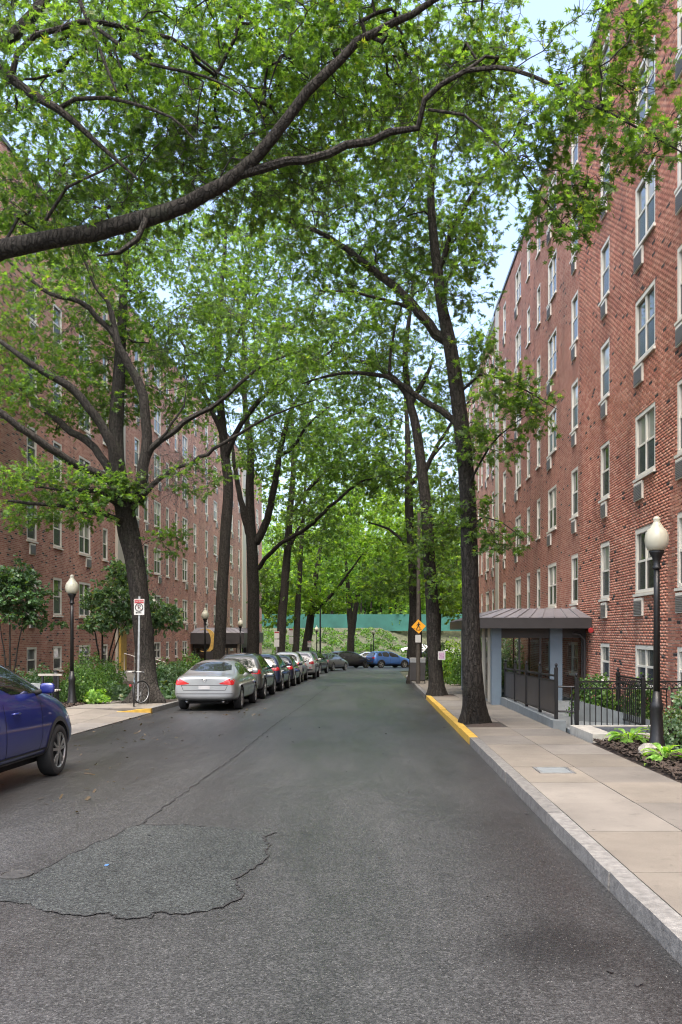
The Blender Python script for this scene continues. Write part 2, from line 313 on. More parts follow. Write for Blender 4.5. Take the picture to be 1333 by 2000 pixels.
# ------------------------------------------------------------------ mesh building
def base_of(par):
    v = Vector((0, 0, 0))
    while par is not None:
        v += par.location; par = par.parent
    return v
def link(name, me, mat=None, parent=None):
    o = bpy.data.objects.new(name, me); COL.objects.link(o)
    if parent is not None: o.parent = parent
    if mat is not None and me is not None:
        if len(me.materials) == 0: me.materials.append(mat)
        elif me.materials[0] != mat:
            o.material_slots[0].link = 'OBJECT'; o.material_slots[0].material = mat
    return o
class MB:
    def __init__(s): s.v = []; s.f = []
    def quad(s, a, b, c, d):
        i = len(s.v); s.v += [tuple(a), tuple(b), tuple(c), tuple(d)]; s.f.append((i, i + 1, i + 2, i + 3)); return s
    def poly(s, pts):
        i = len(s.v); s.v += [tuple(p) for p in pts]; s.f.append(tuple(range(i, i + len(pts)))); return s
    def hexa(s, p):           # 8 points: bottom ring 0-3 counter-clockwise, top ring 4-7
        i = len(s.v); s.v += [tuple(q) for q in p]
        for f in ((3, 2, 1, 0), (4, 5, 6, 7), (0, 1, 5, 4), (1, 2, 6, 5), (2, 3, 7, 6), (3, 0, 4, 7)): s.f.append(tuple(i + k for k in f))
        return s
    def box(s, x0, x1, y0, y1, z0, z1):
        return s.hexa([(x0, y0, z0), (x1, y0, z0), (x1, y1, z0), (x0, y1, z0), (x0, y0, z1), (x1, y0, z1), (x1, y1, z1), (x0, y1, z1)])
    def sbox(s, x0, x1, y0, y1, h0, h1):      # box that follows the fall of the street
        a, b = gz(y0), gz(y1)
        return s.hexa([(x0, y0, a + h0), (x1, y0, a + h0), (x1, y1, b + h0), (x0, y1, b + h0), (x0, y0, a + h1), (x1, y0, a + h1), (x1, y1, b + h1), (x0, y1, b + h1)])
    def bar(s, p, q, w, h, up=(0, 0, 1)):
        p = Vector(p); q = Vector(q); d = (q - p).normalized(); u = Vector(up)
        r = d.cross(u)
        if r.length < 1e-4: r = d.cross(Vector((0, 1, 0)))
        r.normalize(); u = r.cross(d)
        r = r * w / 2; u = u * h / 2
        return s.hexa([p - r - u, p + r - u, q + r - u, q - r - u, p - r + u, p + r + u, q + r + u, q - r + u])
    def tube(s, pts, rad, n=8, cap=True):
        pts = [Vector(p) for p in pts]
        if not hasattr(rad, '__len__'): rad = [rad] * len(pts)
        i0 = len(s.v); T = None
        for k, p in enumerate(pts):
            d = (pts[min(k + 1, len(pts) - 1)] - pts[max(k - 1, 0)])
            if d.length < 1e-9: d = Vector((0, 0, 1))
            d.normalize()
            if T is None:
                T = d.orthogonal().normalized()
            T = (T - d * T.dot(d)).normalized(); B = d.cross(T)
            for j in range(n):
                a = 2 * math.pi * j / n
                s.v.append(tuple(p + (T * math.cos(a) + B * math.sin(a)) * rad[k]))
        for k in range(len(pts) - 1):
            for j in range(n):
                a = i0 + k * n + j; b = i0 + k * n + (j + 1) % n
                s.f.append((a, b, b + n, a + n))
        if cap:
            s.f.append(tuple(i0 + j for j in range(n))[::-1]); s.f.append(tuple(i0 + (len(pts) - 1) * n + j for j in range(n)))
        return s
    def lathe(s, prof, c=(0, 0, 0), n=16, axis='Z', flute=0, fd=0.0):
        i0 = len(s.v); c = Vector(c)
        for (r, z) in prof:
            for j in range(n):
                a = 2 * math.pi * j / n
                rr = r * (1 - fd * (j % 2)) if flute else r
                if axis == 'Z': s.v.append((c.x + rr * math.cos(a), c.y + rr * math.sin(a), c.z + z))
                elif axis == 'X': s.v.append((c.x + z, c.y + rr * math.cos(a), c.z + rr * math.sin(a)))
                else: s.v.append((c.x + rr * math.sin(a), c.y + z, c.z + rr * math.cos(a)))
        for k in range(len(prof) - 1):
            for j in range(n):
                a = i0 + k * n + j; b = i0 + k * n + (j + 1) % n
                s.f.append((a, b, b + n, a + n))
        s.f.append(tuple(i0 + j for j in range(n))[::-1]); s.f.append(tuple(i0 + (len(prof) - 1) * n + j for j in range(n)))
        return s
    def mesh(s, name, smooth=False, off=None, merge=False):
        me = bpy.data.meshes.new(name)
        v = s.v if off is None else [(a[0] - off[0], a[1] - off[1], a[2] - off[2]) for a in s.v]
        me.from_pydata(v, [], s.f); me.update()
        if smooth: me.polygons.foreach_set('use_smooth', [True] * len(me.polygons))
        return me
    def build(s, name, mat, parent=None, smooth=False, world=True):
        off = base_of(parent) if world else None
        me = s.mesh(name, smooth, off)
        if smooth:
            try: me.set_sharp_from_angle(angle=R(40))
            except Exception: pass
        return link(name, me, mat, parent)
def thing(name, label, cat, loc=(0, 0, 0), group=None, rz=0.0):
    o = bpy.data.objects.new(name, None); COL.objects.link(o); o.location = loc; o.rotation_euler = (0, 0, rz)
    o.empty_display_size = 0.2
    return tag(o, label, cat, group)
def tag(o, label, cat, group=None):
    o['label'] = label; o['category'] = cat
    if group: o['group'] = group
    return o
def structure(o): o['kind'] = 'structure'; return o
def stuff(o): o['kind'] = 'stuff'; return o
def copy_tree(o, parent=None):
    c = o.copy(); COL.objects.link(c)
    if parent is not None: c.parent = parent
    for ch in o.children: copy_tree(ch, c)
    return c
def np_mesh(name, V, Fv, mat, parent=None, smooth=False, attr=None):
    """V (n,3), Fv (m,k) arrays -> one mesh object"""
    V = np.asarray(V, np.float32); Fv = np.asarray(Fv, np.int32)
    b = base_of(parent); V = V - np.array(b, np.float32)
    me = bpy.data.meshes.new(name); m, k = Fv.shape
    me.vertices.add(len(V)); me.vertices.foreach_set('co', V.ravel())
    me.loops.add(m * k); me.loops.foreach_set('vertex_index', Fv.ravel())
    me.polygons.add(m); me.polygons.foreach_set('loop_start', np.arange(0, m * k, k, dtype=np.int32))
    if smooth: me.polygons.foreach_set('use_smooth', np.ones(m, dtype=bool))
    if attr is not None:
        a = me.attributes.new('tone', 'FLOAT', 'FACE'); a.data.foreach_set('value', np.asarray(attr, np.float32))
    me.update(calc_edges=True); me.validate(verbose=False)
    return link(name, me, mat, parent)
def text_mesh(txt, size):
    cu = bpy.data.curves.new('txt', 'FONT'); cu.body = txt; cu.size = size; cu.align_x = 'CENTER'; cu.align_y = 'CENTER'; cu.extrude = 0.0005
    o = bpy.data.objects.new('txt', cu); COL.objects.link(o)
    dg = bpy.context.evaluated_depsgraph_get(); me = bpy.data.meshes.new_from_object(o.evaluated_get(dg))
    bpy.data.objects.remove(o); bpy.data.curves.remove(cu)
    return me
# ------------------------------------------------------------------ ground, street, kerbs, pavements
KR, KL = 1.68, -6.30          # road edges
SR = 3.70                     # outer edge of the right pavement
SLX = -8.80                   # outer edge of the left pavement
WALLR, WALLL = 6.20, -13.0
def terrain(x, y):
    base = gz(y) - 0.06
    if y > 96:                                # ground climbs behind the bend: bank, then wooded hill
        t = min(1.0, (y - 96) / 27.0)
        bank = 4.3 * t
        lot = 0.055 * min(y - 96, 40)
        k = min(1.0, max(0.0, (x - 0.0) / 5.0)) if y < 124 else 0.0
        base += bank * (1 - k) + lot * k
        if y > 128: base += 0.22 * min(y - 128, 90)
    if y < 62 and x > 3.9 or y < 88 and x < -9.0: base += 0.15
    return base
xs = [-600, -250, -120, -80, -60, -45, -36, -30, -25, -20, -16, -13, -11, -9.2, -8.9, -7, -5, -3, -1.5, 0, 1, 2, 3, 3.8, 4.0, 5, 6, 8, 10, 13, 17, 22, 28, 36, 45, 60, 80, 120, 250, 600]
ys = [-300, -80, -30, -12, 0, 10, 20, 30, 40, 50, 60, 70, 80, 88, 92, 96, 99, 102, 105, 108, 111, 114, 117, 120, 123, 126, 128, 132, 140, 150, 165, 180, 200, 220, 300, 600]
mb = MB()
for y in ys:
    for x in xs: mb.v.append((x, y, terrain(x, y)))
nx = len(xs)
for j in range(len(ys) - 1):
    for i in range(nx - 1):
        a = j * nx + i; mb.f.append((a, a + 1, a + nx + 1, a + nx))
structure(mb.build('ground', M['soil'], smooth=True))

mb = MB()
yy = [-25, 0, 20, 40, 60, 80, 88, 95.5]
for a, b in zip(yy[:-1], yy[1:]):
    x1 = 40 if a >= 60 else KR
    if a >= 80: mb.quad((-8.5, a, gz(a)), (x1, a, gz(a)), (x1, b, gz(b)), (-8.5, b, gz(b)))
    elif a >= 60:
        mb.quad((KL, a, gz(a)), (KR, a, gz(a)), (KR, b, gz(b)), (KL, b, gz(b)))
        mb.quad((KR, 70, gz(70)), (40, 70, gz(70)), (40, b, gz(b)), (KR, b, gz(b)))
    else: mb.quad((KL, a, gz(a)), (KR, a, gz(a)), (KR, b, gz(b)), (KL, b, gz(b)))
road = structure(mb.build('road', M['asphalt']))

M['cladding_iron'] = pm('cast_iron', (.03, .03, .029), .6, var=.3, scale=30)
# ragged repair patch and long seam
out = [(-90, 1722), (-30, 1717), (60, 1710), (100, 1690), (130, 1672), (160, 1660), (185, 1648), (210, 1640), (250, 1618), (275, 1611), (350, 1612), (420, 1615),
       (500, 1625), (540, 1627), (522, 1632), (517, 1642), (527, 1652), (519, 1663), (524, 1674), (505, 1690), (480, 1704), (458, 1718), (464, 1732), (476, 1745),
       (468, 1757), (440, 1768), (400, 1782), (345, 1788), (300, 1782), (295, 1793), (255, 1795), (222, 1790), (212, 1783), (170, 1789), (120, 1787), (80, 1778), (55, 1767), (0, 1762), (-60, 1757), (-120, 1745)]
pts = []
rr = random.Random(3)
for i in range(len(out)):
    a, b = out[i], out[(i + 1) % len(out)]
    for k in range(4):
        t = k / 4
        g = G(a[0] + (b[0] - a[0]) * t, a[1] + (b[1] - a[1]) * t)
        pts.append((g.x + rr.uniform(-.014, .014), g.y + rr.uniform(-.03, .03)))
mb = MB(); mb.poly([(x, y, gz(y) + 0.005) for x, y in pts]); mb.build('repair_patch', M['patch'], road)
def crack(pl, wid, name, jit=0.02, step=0.12, z=0.009, seed=1):
    r = random.Random(seed); q = []
    for a, b in zip(pl[:-1], pl[1:]):
        L = math.dist(a, b); n = max(1, int(L / step))
        for k in range(n): q.append((a[0] + (b[0] - a[0]) * k / n + r.uniform(-jit, jit), a[1] + (b[1] - a[1]) * k / n))
    q.append(pl[-1]); mb = MB()
    L_, R_ = [], []
    for i, p in enumerate(q):
        d = Vector((q[min(i + 1, len(q) - 1)][0] - q[max(i - 1, 0)][0], q[min(i + 1, len(q) - 1)][1] - q[max(i - 1, 0)][1])); d.normalize() if d.length else None
        nx_ = Vector((-d.y, d.x)); ww = wid * r.uniform(0.25, 1.0) / 2
        L_.append((p[0] + nx_.x * ww, p[1] + nx_.y * ww, gz(p[1]) + z)); R_.append((p[0] - nx_.x * ww, p[1] - nx_.y * ww, gz(p[1]) + z))
    for i in range(len(q) - 1): mb.quad(R_[i], L_[i], L_[i + 1], R_[i + 1])
    return mb.build(name, M['crack'], road)
crack([(-2.40, 8.4), (-2.36, 14), (-2.44, 20), (-2.38, 27), (-2.42, 34), (-2.38, 40)], 0.026, 'crack')
crack(pts[8:44], 0.03, 'crack', 0.012, 0.05, seed=2); crack(pts[52:104], 0.026, 'crack', 0.014, 0.05, seed=3); crack(pts[104:140], 0.018, 'crack', 0.012, 0.05, seed=4)
c = G(32, 1711)
vc = MB().lathe([(0.125, 0.0), (0.125, 0.012), (0.108, 0.014), (0.105, 0.008), (0.02, 0.008)], (c.x, c.y, c.z + 0.006), 24)
tag(vc.build('valve_cover', M['cladding_iron']), 'small round iron valve cover beside the ragged asphalt patch', 'cover')
c = G(209, 1691); MB().box(c.x - .014, c.x + .014, c.y - .02, c.y + .02, c.z + .0055, c.z + .009).build('blue_paint_mark', M['blue_mark'], road)
# far surface irregularities
for (px, py, a, b) in ((655, 1340, .5, .9), (755, 1316, .9, 1.0), (770, 1311, .6, .7)):
    c = G(px, py); MB().poly([(c.x + a * math.cos(t) * rr.uniform(.8, 1.2), c.y + b * math.sin(t) * rr.uniform(.8, 1.2), gz(c.y) + 0.006) for t in np.linspace(0, 6.0, 16)]).build('repair_patch', M['patch'], road)

# kerbs
def kerb(name, x0, x1, y0, y1, yel, L=2.6, seed=0):
    r = random.Random(seed)
    root = bpy.data.objects.new(name, None); COL.objects.link(root); root.location = (x0, y0, gz(y0)); structure(root)
    y = y0
    while y < y1 - 0.3:
        e = min(y1, y + L * r.uniform(.85, 1.12))
        for cut in yel:
            if y + .3 < cut < e: e = cut
        m = MB(); ya, yb = y + .006, e - .006; h = 0.13 + r.uniform(-.006, .008)
        n = 6
        for k in range(n):                         # split-face stone: front wavers
            a = ya + (yb - ya) * k / n; b = ya + (yb - ya) * (k + 1) / n
            fa, fb = (0, 0) if False else (r.uniform(-.008, .008) * (0 < k), r.uniform(-.008, .008) * (k < n - 1))
        fr = [r.uniform(-.007, .007) for _ in range(n + 1)]
        for k in range(n):
            a = ya + (yb - ya) * k / n; b = ya + (yb - ya) * (k + 1) / n
            s = 1 if x0 < x1 else -1
            xa, xb = x0 + s * fr[k], x0 + s * fr[k + 1]
            za, zb = gz(a), gz(b)
            c = [(xa, a, za - .1), (x1, a, za - .1), (x1, b, zb - .1), (xb, b, zb - .1), (xa + s * .012, a, za + h), (x1, a, za + h), (x1, b, zb + h), (xb + s * .012, b, zb + h)]
            m.quad(c[4], c[5], c[6], c[7]); m.quad(c[0], c[4], c[7], c[3]); m.quad(c[1], c[2], c[6], c[5])
            if k == 0: m.quad(c[0], c[1], c[5], c[4])
            if k == n - 1: m.quad(c[2], c[3], c[7], c[6])
        m.build('kerb_stone', M['yellow_kerb'] if any(a <= (y + e) / 2 <= b for a, b in zip(yel[::2], yel[1::2])) else M['granite'], root)
        y = e
    return root
kerb('kerb', KR, KR + 0.17, -4, 52, (15.7, 30.0), 2.6, 5)
kerb('kerb', KL, KL - 0.16, 23.4, 84, (), 2.4, 6)
# curved kerb at the far right corner
root = structure(bpy.data.objects.new('kerb', None)); COL.objects.link(root); root.location = (KR, 52, gz(52))
for k in range(12):
    a0, a1 = k * 7.5, (k + 1) * 7.5 - .3
    def q(a, rad): return (KR + 9 - rad * math.cos(R(a)), 52 + rad * 1.6 * math.sin(R(a)))
    ring = [q(a0, 9), q(a0, 8.83), q(a1, 8.83), q(a1, 9)]
    MB().hexa([(x, y, gz(y) - .1) for x, y in ring[::-1]] + [(x, y, gz(y) + .13) for x, y in ring[::-1]]).build('kerb_stone', M['granite'], root)
m = MB()
for k in range(24):
    a0, a1 = k * 3.75, (k + 1) * 3.75
    def q2(a, rad): return (KR + 9 - rad * math.cos(R(a)), 52 + rad * 1.6 * math.sin(R(a)))
    A_, B_ = q2(a0, 8.83), q2(a1, 8.83)
    m.poly([(x, y, gz(y) + .125) for x, y in (A_, (KR + 9, 52), B_)][::-1])
structure(m.build('corner_pavement', M['slab']))
# yellow flared return kerb beside the driveway
root = structure(bpy.data.objects.new('kerb', None)); COL.objects.link(root); root.location = (KL, 23.2, gz(23.2))
A = [(-6.30, 23.35), (-6.75, 23.15), (-7.25, 22.95), (-7.75, 22.85)]
for k in range(3):
    (xa, ya), (xb, yb) = A[k], A[k + 1]; ha, hb = .135 * (1 - k / 3), .135 * (1 - (k + 1) / 3) + .012
    MB().hexa([(xb, yb - .0, gz(yb) - .1), (xa, ya - .0, gz(ya) - .1), (xa, ya + .16, gz(ya) - .1), (xb, yb + .16, gz(yb) - .1),
               (xb, yb, gz(yb) + hb), (xa, ya, gz(ya) + ha), (xa, ya + .16, gz(ya) + ha), (xb, yb + .16, gz(yb) + hb)]).build('kerb_stone', M['yellow_kerb'], root)

# pavements: a bed of joint dirt with single slabs on it
def pavement(name, x0, x1, y0, y1, splits, L, mats, holes=(), seed=0, h=0.128):
    m = MB(); n = 12
    for k in range(n):
        a = y0 + (y1 - y0) * k / n; b = y0 + (y1 - y0) * (k + 1) / n
        m.quad((x0, a, gz(a) + h - .012), (x1, a, gz(a) + h - .012), (x1, b, gz(b) + h - .012), (x0, b, gz(b) + h - .012))
    root = structure(m.build(name, M['joint'])); r = random.Random(seed)
    edges = [x0] + splits + [x1]
    y = y0
    while y < y1 - .1:
        e = min(y1, y + L)
        for a, b in zip(edges[:-1], edges[1:]):
            bits = [(a + .005, b - .005, y + .005, e - .005)]
            for (hx0, hx1, hy0, hy1) in holes:
                nb = []
                for (p, q_, s, t) in bits:
                    if hx1 <= p or hx0 >= q_ or hy1 <= s or hy0 >= t: nb.append((p, q_, s, t)); continue
                    if hy0 > s: nb.append((p, q_, s, hy0))
                    if hy1 < t: nb.append((p, q_, hy1, t))
                    ss, tt = max(s, hy0), min(t, hy1)
                    if hx0 > p: nb.append((p, hx0, ss, tt))
                    if hx1 < q_: nb.append((hx1, q_, ss, tt))
                bits = nb
            mt = r.choice(mats)
            for (p, q_, s, t) in bits:
                if q_ - p > .04 and t - s > .04:
                    dz = r.uniform(-.003, .003); MB().sbox(p, q_, s, t, h - .06, h + dz).build('paving_slab', mt, root)
        y = e
    return root
pavement('sidewalk', KR + .175, SR, 1.99, 52, [2.73], 1.4, [M['slab'], M['slab'], M['slab_grey']],
         holes=[(KR + .1, 2.74, 17.75, 19.2), (KR + .1, 2.74, 29.5, 31.0), (2.13, 2.62, 11.15, 11.75)], seed=2)
pavement('sidewalk', SLX, KL - .165, 23.5, 80, [-7.5], 1.5, [M['slab_grey'], M['slab']], holes=[(-8.15, KL - .16, 25.7, 27.8)], seed=4)
ap = MB(); ap.quad((SLX, 13.5, gz(13.5) + .004), (KL, 13.5, gz(13.5) + .004), (KL, 23.4, gz(23.4) + .004), (SLX, 23.4, gz(23.4) + .004)); ap = structure(ap.build('driveway_apron', M['joint']))
rp = random.Random(8); hA = lambda x, y: .018 + .105 * min(1, max(0, (y - 19.6) / 3.8)) * min(1, max(0, (-6.45 - x) / 1.4))
ya_ = 13.5
while ya_ < 23.3:
    yb_ = min(23.4, ya_ + 1.65)
    for xa_, xb_ in ((SLX, -7.85), (-7.85, -7.1), (-7.1, KL)):
        q8 = [(xa_ + .005, ya_ + .005), (xb_ - .005, ya_ + .005), (xb_ - .005, yb_ - .005), (xa_ + .005, yb_ - .005)]
        MB().hexa([(x, y, gz(y) - .05) for x, y in q8] + [(x, y, gz(y) + hA(x, y)) for x, y in q8]).build('paving_slab', rp.choice([M['slab_grey'], M['slab']]), ap)
    ya_ = yb_
for (x0, x1, y0, y1) in ((KR + .18, 2.735, 17.76, 19.19), (KR + .18, 2.735, 29.51, 30.99), (-8.14, KL - .165, 25.71, 27.79)):
    m = MB(); n = 6
    r = random.Random(int(y0))
    for i in range(n):
        for j in range(n):
            def pt(i, j): return (x0 + (x1 - x0) * i / n, y0 + (y1 - y0) * j / n, gz(y0 + (y1 - y0) * j / n) + .108 + (.04 * math.sin(math.pi * i / n) * math.sin(math.pi * j / n)))
            m.quad(pt(i, j), pt(i + 1, j), pt(i + 1, j + 1), pt(i, j + 1))
    structure(m.build('tree_pit', M['mulch'], smooth=True))
# inset cover in the right pavement
y0 = 11.15
root = thing('pavement_cover', 'square iron utility cover set in the right pavement', 'cover', (2.375, 11.45, gz(11.45) + .12))
MB().sbox(2.14, 2.61, 11.16, 11.74, .09, .124).build('lid', M['bg_concrete'], root)
for (a, b, c_, d) in ((2.14, 2.17, 11.16, 11.74), (2.58, 2.61, 11.16, 11.74), (2.17, 2.58, 11.16, 11.19), (2.17, 2.58, 11.71, 11.74)):
    MB().sbox(a, b, c_, d, .124, .132).build('rim_bar', M['zinc'], root)
# planting beds
def bed(name, x0, x1, y0, y1, hump, seed, mat=None, nx_=12, ny=40):
    r = np.random.default_rng(seed); m = MB()
    for j in range(ny + 1):
        y = y0 + (y1 - y0) * j / ny
        for i in range(nx_ + 1):
            x = x0 + (x1 - x0) * i / nx_; u = i / nx_
            m.v.append((x, y, gz(y) + .10 + hump * math.sin(math.pi * min(1, u * 1.0) * .5) + r.uniform(-.015, .02) * (0 < i)))
    for j in range(ny):
        for i in range(nx_):
            a = j * (nx_ + 1) + i; f = (a, a + 1, a + nx_ + 2, a + nx_ + 1); m.f.append(f if x1 > x0 else f[::-1])
    return structure(m.build(name, mat or M['mulch'], smooth=True))
bed('planting_bed', SR, WALLR + .05, -2, 14.9, .12, 1)
bed('planting_bed', SR, WALLR + .05, 35.2, 60, .1, 2)
bed('planting_bed', SLX, WALLL - .05, 19.5, 41.4, .12, 3)
bed('planting_bed', SLX, WALLL - .05, 43.4, 58, .12, 4)
bed('planting_bed', SLX, WALLL - .05, 68.5, 84, .12, 5)
# mulch chips, loose on the near beds
def chips(name, x0, x1, y0, y1, n, seed, h=.17, mat=None, size=(.015, .06), world_slope=True):
    r = np.random.default_rng(seed)
    x = r.uniform(x0, x1, n); y = r.uniform(y0, y1, n); u = (x - x0) / (x1 - x0)
    z = -SL * y + h + r.uniform(-.02, .02, n)
    L = r.uniform(*size, n); W = L * r.uniform(.2, .5, n); a = r.uniform(0, 6.28, n); t = r.normal(0, .35, n)
    d = np.stack([np.cos(a), np.sin(a), np.sin(t)], 1) * L[:, None]; e = np.stack([-np.sin(a), np.cos(a), np.sin(r.normal(0, .4, n))], 1) * W[:, None]
    c = np.stack([x, y, z], 1)
    V = np.stack([c - d - e, c + d - e, c + d + e, c - d + e], 1).reshape(-1, 3)
    return np_mesh(name, V, np.arange(4 * n).reshape(-1, 4), mat or M['mulch'])
stuff(tag(chips('mulch_chips', SR + .05, 5.8, 8, 14.8, 9000, 11, .185), 'loose dark bark chips covering the bed beside the right pavement', 'mulch'))
stuff(tag(chips('mulch_chips', -9.4, -9.0 + .15, 20, 40, 5000, 12, .13), 'loose brown bark chips along the left pavement bed', 'mulch'))
stuff(tag(chips('leaf_litter', -6.3, -3.2, 9, 25, 240, 13, .008, M['brown_leaf'], (.012, .05)), 'dead leaves and twigs scattered on the road by the cars', 'leaf litter'))
stuff(tag(chips('road_debris', -3, 1.6, 4, 30, 60, 14, .008, M['crack'], (.01, .035)), 'few dark leaf scraps scattered on the open road', 'leaf litter'))
# ------------------------------------------------------------------ brick apartment buildings
FL = 2.75
def window_meshes(wd, ht, wide, screen=True):
    """shared meshes; local: wall face is x=0, outside is -x, y 0..wd, z 0..ht"""
    fr = MB(); t = .055; D0, D1 = .03, .13
    def b(y0, y1, z0, z1, d0=D0, d1=D1): fr.box(d0, d1, y0, y1, z0, z1)
    b(0, .085, 0, ht, .006); b(wd - .085, wd, 0, ht, .006); b(.085, wd - .085, ht - .09, ht, .006); b(.085, wd - .085, 0, .075, .006)
    mid = ht * .5
    cols = [(.085, wd / 2 - .03), (wd / 2 + .03, wd - .085)] if wide else [(.085, wd - .085)]
    if wide: b(wd / 2 - .03, wd / 2 + .03, .075, ht - .09, .02)
    for (a, c) in cols: b(a, c, mid - .025, mid + .025, .03)
    pu, pl = [], []
    for (a, c) in cols:
        pu.append(MB().box(.065, .072, a, c, mid + .025, ht - .09).mesh('pane')); pl.append(MB().box(.045, .052, a, c, .075, mid - .025).mesh('pane'))
    sill = MB().hexa([(-.055, -.03, -.085), (.13, -.03, -.085), (.13, wd + .03, -.085), (-.055, wd + .03, -.085), (-.055, -.03, -.025), (.13, -.03, 0.0), (.13, wd + .03, 0.0), (-.055, wd + .03, -.025)]).mesh('sill')
    back = MB().box(.14, .16, -.02, wd + .02, -.02, ht + .02).mesh('backing')
    return dict(frame=fr.mesh('window'), up=pu, lo=pl, sill=sill, back=back)
WM = {}
def wmesh(wd, ht, wide):
    k = (round(wd, 2), round(ht, 2), wide)
    if k not in WM: WM[k] = window_meshes(*k)
    return WM[k]
def ac_meshes(wd):
    c = MB(); c.box(-.05, .02, 0, wd, 0, .42)
    g = MB().box(-.056, -.0505, .012, wd - .02, .02, .36)
    for k in range(9): z = .035 + k * .036; g.hexa([(-.066, .03, z), (-.0555, .03, z), (-.0555, wd - .03, z), (-.066, wd - .03, z), (-.060, .03, z + .026), (-.0555, .03, z + .026), (-.0555, wd - .03, z + .026), (-.060, wd - .03, z + .026)])
    return c.mesh('air_conditioner'), g.mesh('louvre')
ACM = {w_: ac_meshes(w_) for w_ in (.62, .5)}
ac_shell = M['cream']

def facade(name, label, xw, side, y0, y1, ztop, zbase, cols, k0, k1, rowtop, brick_to=None, cream=(), skip=lambda c, k: False, depth=12.0):
    """one block. side=-1: wall faces -x (right of street); +1: faces +x. cols: (ya, yb, wide, ac)"""
    root = thing(name, label, 'apartment building', (xw, (y0 + y1) / 2, zbase))
    op = []
    for ci, (ya, yb, wide, ac) in enumerate(cols):
        for k in range(k0, k1):
            if skip(ci, k): continue
            ht = 0.98 if k == k0 else 1.50
            zt = rowtop + FL * k
            op.append((ya, yb, zt - ht, zt, wide, ac if k > k0 else 0))
    ysb = sorted({y0, y1} | {v for o in op for v in o[:2]}); zsb = sorted({zbase, ztop} | {v for o in op for v in o[2:4]})
    m = MB(); s = side; xin = xw - s * .012 if brick_to else xw
    def q(a, b, c, d):
        (m.quad(a, b, c, d) if s < 0 else m.quad(d, c, b, a))
    oi = {}
    for o in op: oi.setdefault((o[0], o[1]), []).append(o)
    for a, b in zip(ysb[:-1], ysb[1:]):
        cm = (a + b) / 2; here = [o for o in op if o[0] <= cm <= o[1]]
        zz = sorted({zbase, ztop} | {v for o in here for v in o[2:4]})
        for c, d in zip(zz[:-1], zz[1:]):
            if any(o[2] <= (c + d) / 2 <= o[3] for o in here): continue
            q((xin, b, c), (xin, a, c), (xin, a, d), (xin, b, d))
    for (a, b, c, d, *_r) in op:          # reveals
        xi = xw - s * .16
        m.quad((xin, a, c), (xi, a, c), (xi, a, d), (xin, a, d)); m.quad((xi, b, c), (xin, b, c), (xin, b, d), (xi, b, d))
        m.quad((xin, a, d), (xi, a, d), (xi, b, d), (xin, b, d)); m.quad((xi, a, c), (xin, a, c), (xin, b, c), (xi, b, c))
    xo = xw - s * depth
    m.quad((xin, y0, zbase), (xo, y0, zbase), (xo, y0, ztop), (xin, y0, ztop)); m.quad((xo, y1, zbase), (xin, y1, zbase), (xin, y1, ztop), (xo, y1, ztop))
    m.quad((xo, y0, zbase), (xo, y1, zbase), (xo, y1, ztop), (xo, y0, ztop))
    wall = m.build('wall', M['mortar'] if brick_to else M['brick_wall'], root)
    cp = MB(); cp.box(min(xw + s * .05, xo), max(xw + s * .05, xo), y0 - .05, y1 + .05, ztop, ztop + .16)
    cp.build('roof', M['dark_metal'], root)
    if brick_to: lay_bricks(wall, xw, s, y0, y1, zbase, ztop, op)
    mats = (M['pane_top'], M['pane_low'])
    for (a, b, c, d, wide, ac) in op:
        wm = wmesh(b - a, d - c, wide)
        o = link('window', wm['frame'], M['cream'], root)
        loc = Vector((xw, a if s < 0 else b, c)) - base_of(root)
        o.location = loc; o.rotation_euler = (0, 0, 0 if s < 0 else math.pi)
        for p in wm['up']: link('pane', p, M['pane_top'], o)
        for p in wm['lo']: link('pane', p, M['pane_low'], o)
        link('sill', wm['sill'], M['cream'], o)
        if ac:
            wd = .62 if b - a > 1 else .5
            cs, gr = ACM[wd]
            t = link('air_conditioner', cs, M['cream'], root)
            yy_ = (b - wd - .03 if ac == 2 else a + .03 if ac == 3 else (a + b - wd) / 2)
            t.location = Vector((xw, yy_ if s < 0 else yy_ + wd, c - .085 - .46)) - base_of(root); t.rotation_euler = (0, 0, 0 if s < 0 else math.pi)
            link('louvre', gr, M['plastic_grey'], t)
    for (a, b, pr) in cream:
        MB().box(min(xw + s * pr, xw - s * .3), max(xw + s * pr, xw - s * .3), a, b, zbase, ztop + .3).build('stair_bay', M['cream_panel'], root)
    return root

